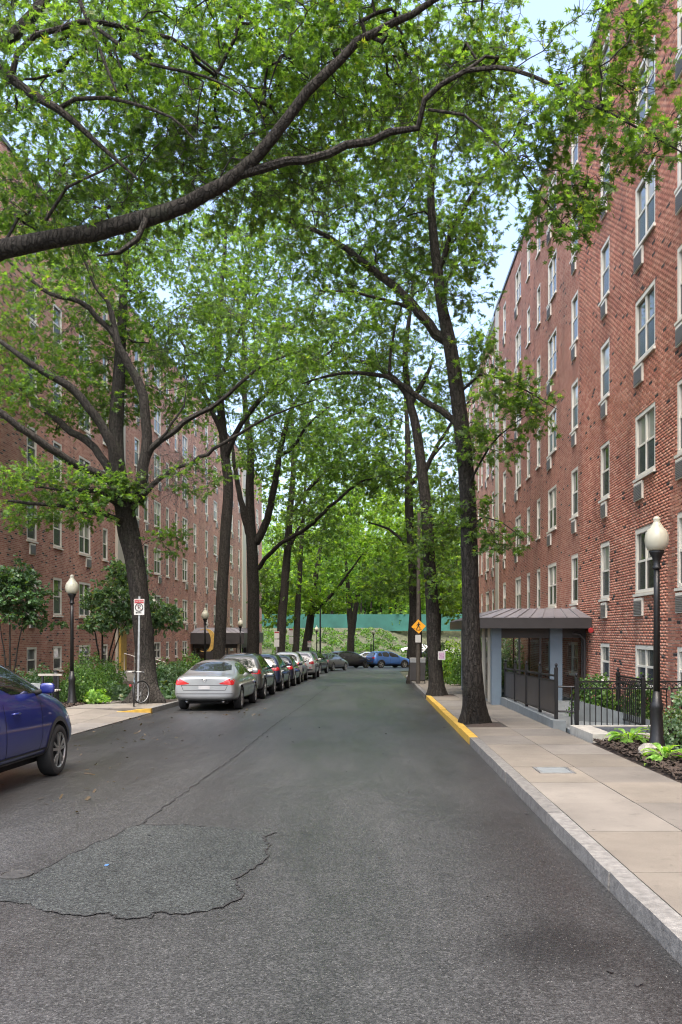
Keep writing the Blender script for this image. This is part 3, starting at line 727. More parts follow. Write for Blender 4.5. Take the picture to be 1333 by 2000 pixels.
def lay_bricks(wall, xw, s, y0, y1, zbase, ztop, op):
    BL, BH, J = .2133, .0677, .0125
    nz = int((ztop - zbase) / BH); ny = int((y1 - y0) / BL) + 2
    kz, ky = np.meshgrid(np.arange(nz), np.arange(ny), indexing='ij')
    a = y0 + ky * BL - (kz % 2) * BL / 2; b = a + BL - J; a = a.ravel(); b = b.ravel()
    c = (zbase + kz * BH).ravel(); d = c + BH - J
    a = np.clip(a, y0, y1); b = np.clip(b, y0, y1)
    A, B, C, D = [a], [b], [c], [d]
    keep = (b - a) > .02
    for (oa, ob, oc, od, *_r) in op:
        ov = (b > oa) & (a < ob) & (d > oc) & (c < od) & keep
        # trim to the jambs; drop what lies inside
        inz = ov & (np.minimum(d, od) - np.maximum(c, oc) > .02)
        l = inz & (a < oa - .03); r_ = inz & (b > ob + .03) & ~l
        b = np.where(l, oa - .001, b); a = np.where(r_, ob + .001, a)
        keep &= ~(inz & ~l & ~r_)
        e = ov & ~inz                                    # slivers above or below: shave the height
        d = np.where(e & (c < oc), np.minimum(d, oc), d); c = np.where(e & (d > od), np.maximum(c, od), c)
    keep &= ((b - a) > .02) & ((d - c) > .015)
    a, b, c, d = a[keep], b[keep], c[keep], d[keep]; n = len(a)
    tone = RNG.uniform(.12, .95, n); tone[RNG.uniform(0, 1, n) < .024] = .02
    x1 = xw + s * RNG.uniform(0, .004, n); x0 = np.full(n, xw - s * .014)
    cy_ = (a + b) / 2; cz = (c + d) / 2
    px = VPX + xw / cy_ * F; py = VPY - (cz - EYE) / cy_ * F
    vis = (px < 1330) & (py > 5) & (py < 1500) & (b - a > .15)
    order = np.argsort(np.where(vis, np.hypot(cy_, cz - EYE), 1e9))[:300]
    ind = np.zeros(n, bool); ind[order] = True
    # the 300 nearest in view as single bricks sharing meshes
    base = base_of(wall)
    tm = {}
    for i in order:
        key = int(tone[i] * 12)
        if key not in tm:
            me = MB().box(-.007, .007, -.5, .5, -.5, .5).mesh('brick'); at = me.attributes.new('tone', 'FLOAT', 'FACE'); at.data.foreach_set('value', np.full(6, max(tone[i], .02), np.float32)); tm[key] = me
        o = link('brick', tm[key], M['brick'], wall)
        o.location = (xw + s * RNG.uniform(-.007, -.003) - base.x, cy_[i] - base.y, cz[i] - base.z); o.scale = (1, b[i] - a[i], d[i] - c[i])
    rest = ~ind
    a, b, c, d, x0, x1, tone, cy_ = (q_[rest] for q_ in (a, b, c, d, x0, x1, tone, cy_))
    near = cy_ < 26
    n = len(a)
    def st(x, y, z): return np.stack([x, y, z], 1)
    V = np.stack([st(x1, a, c), st(x1, b, c), st(x1, b, d), st(x1, a, d), st(x0, a, c), st(x0, b, c), st(x0, b, d), st(x0, a, d)], 1).reshape(-1, 3)
    i8 = np.arange(n)[:, None] * 8
    Ff = i8 + np.array([[1, 0, 3, 2]]); fs = [Ff]; ts = [tone]
    for f in ([0, 1, 5, 4], [2, 3, 7, 6], [3, 0, 4, 7], [1, 2, 6, 5]):
        fs.append((i8 + np.array([f]))[near]); ts.append(tone[near])
    stuff(np_mesh('brickwork', V, np.concatenate(fs), M['brick'], wall, attr=np.concatenate(ts)))

# ---- right block: Y = X*F/(px-VPX)
def yr(px): return WALLR * F / (px - VPX)
def yl(px): return WALLL * F / (px - VPX)
rowR = EYE + 2.45; rowL = EYE + 2.22
def c2(f, p0, p1, wide, ac, snap=None):
    a, b = sorted((f(p0), f(p1)))
    if snap: m_ = (a + b) / 2; a, b = m_ - snap / 2, m_ + snap / 2
    return (a, b, wide, ac)
Wd, Nd, Sd = 1.48, .92, .72
colsR = [(4.6, 4.6 + Wd, True, 2), (9.0, 9.0 + Wd, True, 2), (12.6, 12.6 + Nd, False, 1), (17.55 - Wd, 17.55, True, 2),
         c2(yr, 1240.2, 1281.5, True, 2, Wd), c2(yr, 1173, 1191, False, 1, Nd), c2(yr, 1116.3, 1129.3, False, 1, Nd), c2(yr, 1070.5, 1087.3, True, 2, Wd),
         c2(yr, 1048.8, 1055.8, False, 0, Sd), c2(yr, 1029.5, 1035.8, False, 0, Sd), c2(yr, 1006.8, 1018.3, True, 2, Wd), c2(yr, 983, 988.6, False, 1, Nd)]
bR = facade('apartment_building', 'red brick apartment block on the right with glazed portico', WALLR, -1, 2.0, 45.2, EYE + 16.95, -1.3, colsR, -1, 6, rowR,
            brick_to=True, cream=((43.5, 44.7, .03),), skip=lambda c, k: k == -1 and c in (8, 9))
bR2 = facade('apartment_building', 'farther brick block on the right beyond the cream stair strip', WALLR + .25, -1, 45.25, 62, EYE + 16.95, -1.5,
             [(47.2, 47.2 + Nd, False, 1), (49.4, 49.4 + Wd, True, 2), (52.4, 52.4 + Sd, False, 0), (54.2, 54.2 + Sd, False, 0), (56.5, 56.5 + Wd, True, 2), (59.3, 59.3 + Nd, False, 1)], -1, 6, rowR)
colsL = [c2(yl, 52, 73, False, 1, Nd), c2(yl, 104, 122, False, 0, Nd), c2(yl, 154, 178, True, 2, Wd), c2(yl, 201, 211, False, 0, Sd)]
bL = facade('apartment_building', 'red brick apartment block at the left edge behind the big oak', WALLL, 1, 29.0, 41.6, EYE + 17, -1.3, colsL, -1, 6, rowL)
colsL2 = [c2(yl, 262, 274, False, 1, Nd), c2(yl, 280, 292, False, 1, Nd), c2(yl, 302, 314, True, 2, Wd), c2(yl, 324.5, 331, False, 0, Sd), c2(yl, 341, 348, False, 0, Sd), c2(yl, 356, 367.6, True, 2, Wd), c2(yl, 378, 384.5, False, 1, Nd),
          c2(yl, 401, 407, False, 1, Nd), c2(yl, 417, 425.7, True, 2, Wd), c2(yl, 437, 440, False, 0, Sd), c2(yl, 449, 456, True, 2, Wd), c2(yl, 465, 469.5, False, 1, Nd), (86.6, 86.6 + Nd, False, 1), (89.8, 89.8 + Wd, True, 2)]
bL2 = facade('apartment_building', 'long brick apartment block on the left with black fascia portico', WALLL, 1, 41.65, 94, EYE + 17, -2.0, colsL2, -1, 6, rowL,
             cream=((41.7, 43.0, .12), (80.2, 82.2, .12)))
# pale tower seen far off above the right roof line
t = thing('distant_building', 'pale grey distant building peeping over the right roof line', 'building', (14, 80, -1.7))
MB().box(11.6, 24, 72, 90, -1.7, 32.5).build('wall', M['cream_panel'], t); MB().box(11.3, 24.3, 71.7, 90.3, 32.5, 33.1).build('roof', M['zinc'], t)

# ---- right portico
def portico(label, wx, s, ox, ex, y0, y1, ze, zf, zr, zg, posts, base, sign=None):
    """wx wall x, ox glazed line x, ex eave x, ze fascia bottom, zf fascia top, zr roof top. s=-1 right side, +1 left"""
    t = thing('portico', label, 'portico', ((wx + ox) / 2, (y0 + y1) / 2, zg))
    yo0, yo1 = y0 - .7, y1 + .7
    ins, insw = .9, .25
    E = [(ex, yo0), (wx + s * .02, yo0), (wx + s * .02, yo1), (ex, yo1)]
    T = [(ex - s * ins, yo0 + ins), (wx + s * insw, yo0 + ins), (wx + s * insw, yo1 - ins), (ex - s * ins, yo1 - ins)]
    m = MB()
    for i in range(4):
        j = (i + 1) % 4
        pts_ = [(*E[i], zf + .012), (*E[j], zf + .012), (*T[j], zr), (*T[i], zr)]
        m.poly(pts_ if s < 0 else pts_[::-1])
    m.poly([(*p, zr) for p in T]); m.poly([(*p, zf + .005) for p in E][::-1])
    rf = m.build('roof', M['seam_roof'], t)
    sm = []
    def seams(i, L0, n):
        j = (i + 1) % 4
        for k in range(1, n):
            f = k / n
            p = Vector((*E[i], zf + .02)).lerp(Vector((*E[j], zf + .02)), f); q = Vector((*T[i], zr + .01)).lerp(Vector((*T[j], zr + .01)), f)
            MB().bar(p, q, .022, .035).build('seam', M['seam_roof'], rf)
    seams(0, 0, 9); seams(3, 0, int((yo1 - yo0) / .45)); seams(2, 0, 7)
    fa = MB(); th = .09
    xa, xb = sorted((ex, wx + s * .02))
    fa.box(xa, xb, yo0, yo0 + th, ze, zf); fa.box(xa, xb, yo1 - th, yo1, ze, zf)
    xo_a, xo_b = sorted((ex, ex - s * th)); fa.box(xo_a, xo_b, yo0 + th, yo1 - th, ze, zf); fa.build('fascia', M['dark_metal'], t)
    MB().box(*sorted((ex - s * th, wx + s * .03)), yo0 + th, yo1 - th, ze + .03, ze + .06).build('soffit', M['dark_metal'], t)
    hb = ze - .28
    xg0, xg1 = sorted((ox, wx + s * .02))
    for (ya, yb) in ((y0, y0 + .06), (y1 - .06, y1)): MB().box(xg0, xg1, ya, yb, hb, ze + .03).build('header', M['dark_metal'], t)
    MB().box(*sorted((ox, ox - s * .06)), y0 + .06, y1 - .06, hb, ze + .03).build('header', M['dark_metal'], t)
    for (pxa, pxb, ya, yb) in posts: MB().box(*sorted((pxa, pxb)), ya, yb, zg - .4, ze + .03).build('post', base, t)
    n = 4
    xs_ = np.linspace(xg0 + .1, xg1 - .1, n + 1)
    for ya in (y0 + .02, y1 - .05):
        for k, x in enumerate(xs_): MB().box(x - .03, x + .03, ya, ya + .03, zg - .3, hb).build('mullion', M['dark_metal'], t)
        for k in range(n): MB().box(xs_[k] + .03, xs_[k + 1] - .03, ya + .012, ya + .02, zg - .2, hb).build('pane', M['clear'], t)
    nn = max(3, int((y1 - y0) / 1.3)); ysx = np.linspace(y0 + .1, y1 - .1, nn + 1)
    for k, y in enumerate(ysx): MB().box(ox - .03, ox + .03, y - .03, y + .03, zg - .4, hb).build('mullion', M['dark_metal'], t)
    for k in range(nn): MB().box(ox - .004, ox + .004, ysx[k] + .03, ysx[k + 1] - .03, zg - .2, hb).build('pane', M['clear'], t)
    MB().box(xg0 - .02, xg1, y0 - .05, y1 + .05, zg - .6, zg).build('plinth', M['bg_concrete'], t)
    return t
yA = 25.2
tP = portico('glazed entrance portico with grey seam roof and blue posts on the right', WALLR, -1, 3.48, 2.94, 25.2, 34.2, 1.89, 2.19, 2.49, gz(26) + .16,
             [(3.36, 3.64, 25.05, 25.4), (5.10, 5.46, 25.1, 25.35), (3.36, 3.5, 34.0, 34.35)], M['blue_grey'])
for ya in (26.1, 27.6): MB().box(3.43, 3.52, ya, ya + .5, gz(26) - .3, 1.9).build('side_panel', M['cream_panel'], tP)
MB().tube([(5.75, 25.0, 1.75), (5.95, 25.0, 1.72), (6.1, 25.0, 1.55), (6.1, 25.0, -.3)], .045, 10).build('downpipe', M['dark_metal'], tP, True)
bx = MB().lathe([(.0, -.03), (.07, -.03), (.08, 0), (.06, .04), (0, .05)], (6.13, 24.4, 1.83), 14, 'Y'); tag(bx.build('fire_bell', M['red_bell'], None, True), 'small red fire bell on the wall at the portico corner', 'bell')
# ---- left portico with crescent
zg = gz(60) + .15
tL = portico('low portico with black fascia and pale seam roof on the left block', WALLL, 1, -9.7, -9.3, 59.0, 67.5, .98, 1.75, 2.12, zg,
             [(-9.85, -9.6, 58.9, 59.15), (-9.85, -9.6, 67.3, 67.55)], M['cream'])
c = P(404, 1251, 56.0); m = MB(); n = 18
o_ = []
for k in range(n + 1):
    a = R(-118 + 236 * k / n); o_.append((math.cos(a) * .62, math.sin(a) * .78))
i_ = []
for k in range(n + 1):
    a = R(-118 + 236 * k / n); i_.append((math.cos(a) * .50 - .20 + .0, math.sin(a) * .76))
rv = []
for k in range(n):
    for z0 in (0,):
        f = [(o_[k], i_[k], i_[k + 1], o_[k + 1])]
        q4 = f[0]
        m.poly([(c.x + p[0], c.y - .08, c.z + p[1]) for p in q4]); m.poly([(c.x + p[0], c.y + .08, c.z + p[1]) for p in q4][::-1])
        m.quad((c.x + o_[k][0], c.y - .08, c.z + o_[k][1]), (c.x + o_[k + 1][0], c.y - .08, c.z + o_[k + 1][1]), (c.x + o_[k + 1][0], c.y + .08, c.z + o_[k + 1][1]), (c.x + o_[k][0], c.y + .08, c.z + o_[k][1]))
        m.quad((c.x + i_[k + 1][0], c.y - .08, c.z + i_[k + 1][1]), (c.x + i_[k][0], c.y - .08, c.z + i_[k][1]), (c.x + i_[k][0], c.y + .08, c.z + i_[k][1]), (c.x + i_[k + 1][0], c.y + .08, c.z + i_[k + 1][1]))
t = thing('crescent_sculpture', 'gilded crescent moon sculpture in front of the left portico', 'sculpture', (c.x, c.y, gz(56)))
m.build('crescent', M['gold'], t); MB().box(c.x + .0, c.x + .5, c.y - .2, c.y + .2, gz(56) - .1, c.z - .72).build('pedestal', M['dark_metal'], t)
# ---- left entrance stair: hood, yellow door, steps, handrail
yE = 42.35
t = thing('entrance_stair', 'small entrance with yellow door, hood and steps between left blocks', 'entrance', (WALLL + .8, yE, gz(yE)))
MB().box(WALLL + .14, WALLL + .22, yE - .5, yE + .5, gz(yE) + .7, gz(yE) + 2.9).build('door', M['amber_door'], t)
MB().hexa([(WALLL + .1, yE - 1, 2.55), (WALLL + 1.5, yE - 1, 2.35), (WALLL + 1.5, yE + 1, 2.35), (WALLL + .1, yE + 1, 2.55), (WALLL + .1, yE - 1, 3.05), (WALLL + 1.5, yE - 1, 2.55), (WALLL + 1.5, yE + 1, 2.55), (WALLL + .1, yE + 1, 3.05)]).build('hood', M['grey_hood'], t)
for k in range(4): MB().box(WALLL + .25, WALLL + .9 + .32 * (3 - k), yE - .8, yE + .8, gz(yE) + .1 + .15 * k, gz(yE) + .25 + .15 * k - .001).build('step', M['concrete'], t)
for yy_ in (yE - .85, yE + .85): MB().tube([(WALLL + .5, yy_, gz(yE) + .7), (WALLL + .5, yy_, gz(yE) + 1.6), (WALLL + 2.1, yy_, gz(yE) + 1.1), (WALLL + 2.1, yy_, gz(yE) + .1)], .022, 8).build('handrail', M['cream'], t)
# ------------------------------------------------------------------ ramp, railings, lamps, signs, street furniture
def finial_post(x, y, z0, z1, parent, w=.075):
    p = MB().box(x - w / 2, x + w / 2, y - w / 2, y + w / 2, z0, z1).build('post', M['black_iron'], parent)
    MB().lathe([(w * .6, 0), (w * .6, .02), (.015, .035), (.02, .05), (.036, .075), (.03, .105), (0.004, .12)], (x, y, z1), 10).build('finial', M['black_iron'], p, True)
# ramp wall with screened railing along the pavement edge
xr, ya, yb = 3.74, 17.8, 25.0
t = thing('ramp_railing', 'dark screened railing on a grey kerb beside the portico ramp', 'railing', (xr, (ya + yb) / 2, gz(21)))
MB().hexa([(xr - .13, ya - .35, gz(ya) + .05), (xr + .13, ya - .35, gz(ya) + .05), (xr + .13, yb, gz(yb) + .05), (xr - .13, yb, gz(yb) + .05),
           (xr - .13, ya - .35, gz(ya) + .30), (xr + .13, ya - .35, gz(ya) + .30), (xr + .13, yb, gz(yb) + .36), (xr - .13, yb, gz(yb) + .36)]).build('base_kerb', M['bg_concrete'], t)
py_ = np.linspace(ya, yb - .1, 5)
for k, y in enumerate(py_): finial_post(xr, y, gz(y) + .28, gz(y) + 1.36, t, .07)
for k in range(4):
    a, b = py_[k] + .04, py_[k + 1] - .04
    MB().sbox(xr - .012, xr + .012, a, b, .42, 1.08).build('screen_panel', M['dark_metal'], t)
    MB().sbox(xr - .022, xr + .022, a, b, 1.19, 1.23).build('rail', M['black_iron'], t); MB().sbox(xr - .022, xr + .022, a, b, 1.085, 1.115).build('rail', M['black_iron'], t); MB().sbox(xr - .022, xr + .022, a, b, .385, .415).build('rail', M['black_iron'], t)
z = gz(ya)
MB().tube([(xr + .04, ya + .05, z + .98), (xr + .42, ya - .05, z + .98), (xr + .46, ya - .05, z + .94), (xr + .46, ya - .05, z + .5), (xr + .42, ya - .05, z + .46), (xr + .04, ya + .05, z + .46)], .02, 8).build('handrail', M['black_iron'], t)
MB().tube([(xr + .32, ya - .03, z + .98), (xr + .32, ya - .03, z + .12)], .02, 8).build('handrail', M['black_iron'], t)
# ramp floor, cheek wall
mb = MB(); mb.hexa([(SR + .2, 16.7, gz(16.7) + .05), (WALLR, 16.7, gz(16.7) + .05), (WALLR, 25.1, gz(25) + .05), (SR + .2, 25.1, gz(25) + .05), (SR + .2, 16.7, gz(16.7) + .125), (WALLR, 16.7, gz(16.7) + .125), (WALLR, 25.1, gz(25) + .25), (SR + .2, 25.1, gz(25) + .25)])
structure(mb.build('ramp', M['bg_concrete']))
t = tag(MB().hexa([(4.45, 19.0, gz(19) - .1), (6.1, 17.7, gz(18) - .1), (6.1, 17.95, gz(18) - .1), (4.45, 19.25, gz(19) - .1), (4.45, 19.0, gz(19) + .62), (6.1, 17.7, gz(18) + .18), (6.1, 17.95, gz(18) + .18), (4.45, 19.25, gz(19) + .62)]).build('ramp_wall', M['bg_concrete']),
        'low grey sloping ramp wall behind the ring-topped fence', 'wall')
# iron fence with rings
def ring_fence(t, A, B, zt, zb, n, posts=True):
    A = Vector(A); B = Vector(B); d = (B - A); L = d.length; d.normalize()
    for (h, hh) in ((zt, .035), (zt - .14, .03), (zb, .03)):
        MB().bar(A + Vector((0, 0, h)), B + Vector((0, 0, h)), .035, hh).build('rail', M['black_iron'], t)
    for k in range(1, n):
        p = A + d * (L * k / n)
        MB().box(p.x - .009, p.x + .009, p.y - .009, p.y + .009, p.z + zb + .015, p.z + zt - .155).build('picket', M['black_iron'], t)
    for k in range(n):
        p = A + d * (L * (k + .5) / n) + Vector((0, 0, zt - .0775)); q = []
        for i in range(15): a = 2 * math.pi * i / 14; q.append(p + d * (math.cos(a) * .042) + Vector((0, 0, math.sin(a) * .042)))
        MB().tube(q, .008, 5, False).build('ring', M['black_iron'], t)
yf = 17.15; z0 = gz(yf) + .11
t = thing('iron_fence', 'black iron fence with row of rings along its top rail', 'fence', (5, yf, z0))
fx = [4.02, 5.37, 6.14]
for k, x in enumerate(fx[:2]): finial_post(x, yf, z0 - .02, z0 + 1.06, t)
ring_fence(t, (4.06, yf, z0), (5.33, yf, z0), 1.0, .1, 11); ring_fence(t, (5.41, yf, z0), (6.17, yf, z0), 1.0, .1, 7)
t = thing('iron_fence', 'short iron fence running back from the ring-topped fence', 'fence', (5.3, 18.5, z0))
finial_post(5.30, 18.7, z0 - .1, z0 + 1.1, t)
ring_fence(t, (5.36, 17.25, z0), (5.30, 18.66, z0), 1.04, .12, 12)
# areaway coping and grate
t = thing('areaway', 'pale concrete coping with metal grate beside the right pavement', 'grate', (4.6, 15.8, gz(15.8) + .1))
y0, y1 = 14.9, 16.7
for (a, b, c_, d) in ((3.78, 4.16, y0, y1), (5.3, 5.55, y0, y1), (4.16, 5.3, y0, y0 + .22), (4.16, 5.3, y1 - .14, y1)): MB().sbox(a, b, c_, d, .0, .27).build('coping', M['concrete'], t)
for k in range(34): x = 4.18 + k * .0335; MB().sbox(x, x + .008, y0 + .225, y1 - .145, .20, .25).build('grate_bar', M['grate'], t)
for k in range(5): y = y0 + .4 + k * .25; MB().sbox(4.17, 5.29, y, y + .01, .225, .247).build('cross_bar', M['grate'], t)

def lamp(x, y, zg, label, H=3.62, gx=1.0):
    t = thing('street_lamp', label, 'street lamp', (x, y, zg), 'acorn street lamps')
    s = H / 3.62
    if 'lamp' not in LM:
        LM['base'] = MB().lathe([(.16, -.1), (.16, .06), (.135, .09), (.135, .16), (.115, .2), (.095, .62), (.11, .66), (.11, .72), (.085, .76), (.06, .92)], n=20, flute=1, fd=.06).mesh('base', True)
        LM['pole'] = MB().lathe([(.058, .9), (.052, 2.35), (.048, 2.80)], n=14, flute=1, fd=.07).mesh('pole', True)
        LM['collar'] = MB().lathe([(.05, 2.79), (.075, 2.81), (.075, 2.83), (.055, 2.86), (.06, 2.93), (.085, 3.0), (.12, 3.05), (.125, 3.08), (.0, 3.08)], n=18).mesh('collar', True)
        LM['globe'] = MB().lathe([(.115, 3.082), (.15, 3.10), (.185, 3.17), (.196, 3.25), (.185, 3.33), (.15, 3.40), (.11, 3.435), (.105, 3.45), (.07, 3.50), (.05, 3.535), (.062, 3.56), (.06, 3.585), (.03, 3.61), (.0, 3.62)], n=24).mesh('globe', True)
        LM['lamp'] = 1
    for k, m_ in (('base', 'pole_black'), ('pole', 'pole_black'), ('collar', 'pole_black'), ('globe', 'globe')):
        o = link(k, LM[k], M[m_], t); o.scale = (s * .93, s * .93, s)
    return t
LM = {}
lamp(4.28, 13.0, gz(13) + .2, 'black street lamp with cream acorn globe beside the iron fence')
def lampat(px, ptop, Y, label):
    p = P(px, ptop, Y); zg = gz(Y) + .12; lamp(p.x, Y, zg, label, p.z - zg)
lampat(141, 1122, 25.6, 'black acorn street lamp above the round green shrubs on the left')
lampat(299, 1163, 34.5, 'acorn street lamp partly hidden behind the big left oak trunk')
lampat(401, 1187, 42.5, 'acorn street lamp standing by the gilded crescent')
lampat(470, 1207, 55.0, 'acorn street lamp in front of the left portico between two trunks')
lampat(619, 1222, 98.0, 'small distant acorn lamp on the planted bank behind left cars')
lampat(730, 1228, 93.0, 'small distant acorn lamp behind the blue wagon')
t = MB().tube([(P(626, 1290, 96).x, 96, gz(96)), (P(626, 1100, 96).x, 96, P(626, 1080, 96).z)], [.10, .07], 10)
tag(t.build('flag_pole', M['pole_black'], None, True), 'tall plain dark pole on the far planted bank', 'pole')
tag(MB().tube([(P(725, 1300, 92).x, 92, gz(92)), (P(725, 1260, 92).x, 92, P(725, 1258, 92).z)], .07, 8).build('bollard', M['pole_black'], None, True), 'dark post beside the distant lamp behind the blue wagon', 'bollard')

# no-parking sign
g = G(268, 1374, .13); sx, sy, sz = g.x, g.y, g.z
sx = P(273, 1236, sy).x
t = thing('parking_sign', 'red and white no parking sign on a steel post by the oak', 'sign', (sx, sy, sz))
zt = P(273, 1165, sy).z; zp0, zp1 = P(273, 1201, sy).z, P(273, 1170, sy).z
MB().bar((sx - .05, sy, sz - .1), (sx + .0, sy, zt), .055, .035, (0, 1, 0)).build('post', M['zinc'], t)
hw = .155
pl = MB().box(sx - hw, sx + hw, sy - .045, sy - .04, zp0, zp1).build('sign_plate', M['sign_white'], t)
MB().box(sx - hw + .015, sx + hw - .015, sy - .0485, sy - .046, zp1 - .13, zp1 - .02).build('red_band', M['sign_red'], pl)
def txt(s, size, x, y, z, mat, par, ry=0.0):
    o = link('lettering', text_mesh(s, size), mat, par); o.location = Vector((x, y, z)) - base_of(par); o.rotation_euler = (R(90), 0, 0); return o
txt('TOW ZONE', .062, sx, sy - .051, zp1 - .075, M['sign_white'], pl)
cz_ = (zp0 + zp1) / 2 - .01
txt('P', .2, sx, sy - .05, cz_, M['ink'], pl)
rg = []
for i in range(25): a = 2 * math.pi * i / 24; rg.append((sx + math.cos(a) * .115, sy - .05, cz_ + math.sin(a) * .115))
MB().tube(rg, .012, 5, False).build('ring_mark', M['ink'], pl); MB().bar((sx - .08, sy - .052, cz_ + .08), (sx + .08, sy - .052, cz_ - .08), .005, .022, (0, 1, 0)).build('slash_mark', M['sign_red'], pl)
MB().box(sx - .07, sx + .07, sy - .0485, sy - .046, zp0 + .05, zp0 + .075).build('arrow_mark', M['ink'], pl)
MB().poly([(sx - .11, sy - .049, zp0 + .0625), (sx - .06, sy - .049, zp0 + .03), (sx - .06, sy - .049, zp0 + .095)]).build('arrow_mark', M['ink'], pl)
# far signs between the left trunks
for (px, top, bot, Y, lb) in ((541, 1233, 1263, 58, 'pair of faded parking signs on post by the fourth left trunk'), (569, 1228, 1258, 66, 'white parking sign on post between two far left trunks'), (605, 1252, 1264, 74, 'small faded sign above the silver cars on the left')):
    a, b = P(px, top, Y), P(px, bot, Y); hw = .17; zg = gz(Y) + .12
    t = thing('parking_sign', lb, 'sign', (a.x, Y, zg)); MB().box(a.x - .03, a.x + .03, Y, Y + .04, zg, a.z + .05).build('post', M['zinc'], t)
    zm = (a.z + b.z) / 2
    MB().box(a.x - hw, a.x + hw, Y - .012, Y - .002, zm + .03, a.z).build('sign_plate', M['sign_white'], t); MB().box(a.x - hw, a.x + hw, Y - .012, Y - .002, b.z, zm - .03).build('sign_plate', M['sign_white'], t)
    MB().box(a.x - hw + .02, a.x + hw - .02, Y - .016, Y - .013, a.z - .12, a.z - .03).build('red_band', M['sign_red'], t)
# pedestrian crossing sign on timber pole with two bins
Y = 40.6; pp = P(817, 1335, Y)
t = thing('utility_pole', 'weathered timber pole behind the yellow pedestrian sign', 'pole', (pp.x, Y, gz(Y) + .12))
MB().tube([(pp.x, Y, gz(Y) + .05), (pp.x + .02, Y, 4.5), (pp.x + .05, Y, 7.6)], [.105, .09, .08], 12).build('shaft', M['wood_dark'], t, True)
c = P(818, 1223.5, Y - .12); h = .62 * .707 + .0
tg = thing('pedestrian_sign', 'yellow diamond pedestrian crossing sign on the timber pole', 'sign', (c.x, Y - .12, c.z - h))
hh = .345
tw = .06
def dia(r_, y): return [(c.x + r_ * math.cos(a + tw), y, c.z + r_ * math.sin(a + tw)) for a in (0, math.pi / 2, math.pi, math.pi * 1.5)]
r_ = .345
m = MB(); A_, B_ = dia(r_, Y - .13), dia(r_, Y - .12)
m.poly(A_[::-1]); m.poly(B_)
for i in range(4): m.quad(A_[i], A_[(i + 1) % 4], B_[(i + 1) % 4], B_[i])
pl = m.build('sign_plate', M['sign_yellow'], tg)
def fig(pts_, yo=.004): MB().poly([(c.x + x, Y - .13 - yo, c.z + z) for x, z in pts_]).build('figure_mark', M['ink'], pl)
fig([(.028 * math.cos(a), .175 + .028 * math.sin(a)) for a in np.linspace(0, 5.9, 12)])
fig([(-.03, .14), (-.045, .02), (.03, .0), (.045, .13), (.01, .145)])
fig([(-.04, .02), (-.12, -.13), (-.085, -.14), (.0, .0)]); fig([(-.01, .01), (.05, -.06), (.045, -.15), (.075, -.15), (.085, -.05), (.03, .01)])
fig([(-.03, .13), (-.1, .06), (-.085, .04), (-.03, .09)]); fig([(.04, .125), (.1, .07), (.085, .05), (.035, .09)])
fig([(-.24, -.08), (.06, -.2), (.05, -.215), (-.25, -.095)], .003); fig([(-.12, -.19), (.16, -.12), (.17, -.135), (-.11, -.205)], .003)
c3 = P(817, 1247, Y - .12); sg = tag(MB().box(c3.x - .13, c3.x + .13, Y - .135, Y - .12, c3.z - .19, c3.z + .17).build('notice_sign', M['sign_white']), 'small white notice plate below the yellow diamond sign', 'sign')
for (px, lb) in ((808.5, 'grey topped street bin left of the timber pole'), (824.5, 'grey topped street bin right of the timber pole')):
    q = P(px, 1336, Y - .1); zg = gz(Y) + .12; zt = P(px, 1285, Y).z
    t = thing('street_bin', lb, 'bin', (q.x, Y, zg))
    MB().box(q.x - .17, q.x + .17, Y - .02, Y + .3, zg + .18, zt - .22).build('body', M['dark_metal'], t)
    MB().box(q.x - .175, q.x + .175, Y - .03, Y + .31, zt - .22, zt - .02).build('hood', M['zinc'], t); MB().box(q.x - .19, q.x + .19, Y - .04, Y + .32, zt - .02, zt).build('lid', M['sign_white'], t)
    for dx in (-.15, .15): MB().box(q.x + dx - .02, q.x + dx + .02, Y, Y + .04, zg, zg + .18).build('leg', M['dark_metal'], t)
# flyer on the second right trunk
q = P(863, 1280, 29.80); tag(MB().box(q.x - .13, q.x + .13, 29.78, 29.785, q.z - .16, q.z + .14).build('flyer', M['sign_white']), 'white paper flyer pinned to the second right trunk', 'flyer')
f = bpy.data.objects['flyer']; MB().box(q.x - .09, q.x + .09, 29.774, 29.779, q.z - .12, q.z + .1).build('print', M['pink_print'], f)
# bollard light, bench and box by the left planting
g = G(110, 1372, .13)
t = thing('bollard_light', 'black cylindrical bollard light behind the blue car', 'bollard', (g.x, g.y, g.z))
zt = P(110, 1309, g.y).z - g.z
for nm, pr, mt in (('shaft', [(.085, 0), (.085, zt - .17), (.0, zt - .17)], 'black_iron'), ('lens', [(.06, zt - .17), (.06, zt - .06)], 'zinc'), ('cap', [(.0, zt - .06), (.09, zt - .06), (.088, zt - .02), (.0, zt)], 'black_iron')):
    MB().lathe(pr, (g.x, g.y, g.z), 18).build(nm, M[mt], t, True)
# bench of pale planks
gY = 24.6
def bench(px0, px1, lb, Y):
    a, b = P(px0, 1320, Y), P(px1, 1320, Y); zg = gz(Y) + .14
    t = thing('bench', lb, 'bench', ((a.x + b.x) / 2, Y, zg))
    zt = P(px0, 1316, Y).z
    MB().box(a.x, b.x, Y - .05, Y + .05, zt - .06, zt).build('back_rail', M['stone'], t)
    for k in range(3): MB().box(a.x, b.x, Y - .5 + k * .15, Y - .38 + k * .15, zg + .40, zg + .44).build('slat', M['stone'], t)
    for x in (a.x + .12, b.x - .12):
        MB().bar((x, Y - .45, zg - .05), (x, Y - .42, zg + .4), .06, .06).build('leg', M['black_iron'], t); MB().bar((x, Y - .02, zg - .05), (x, Y, zt - .06), .06, .06).build('leg', M['black_iron'], t)
        MB().bar((x, Y - .45, zg + .38), (x, Y, zg + .38), .05, .04).build('arm', M['black_iron'], t)
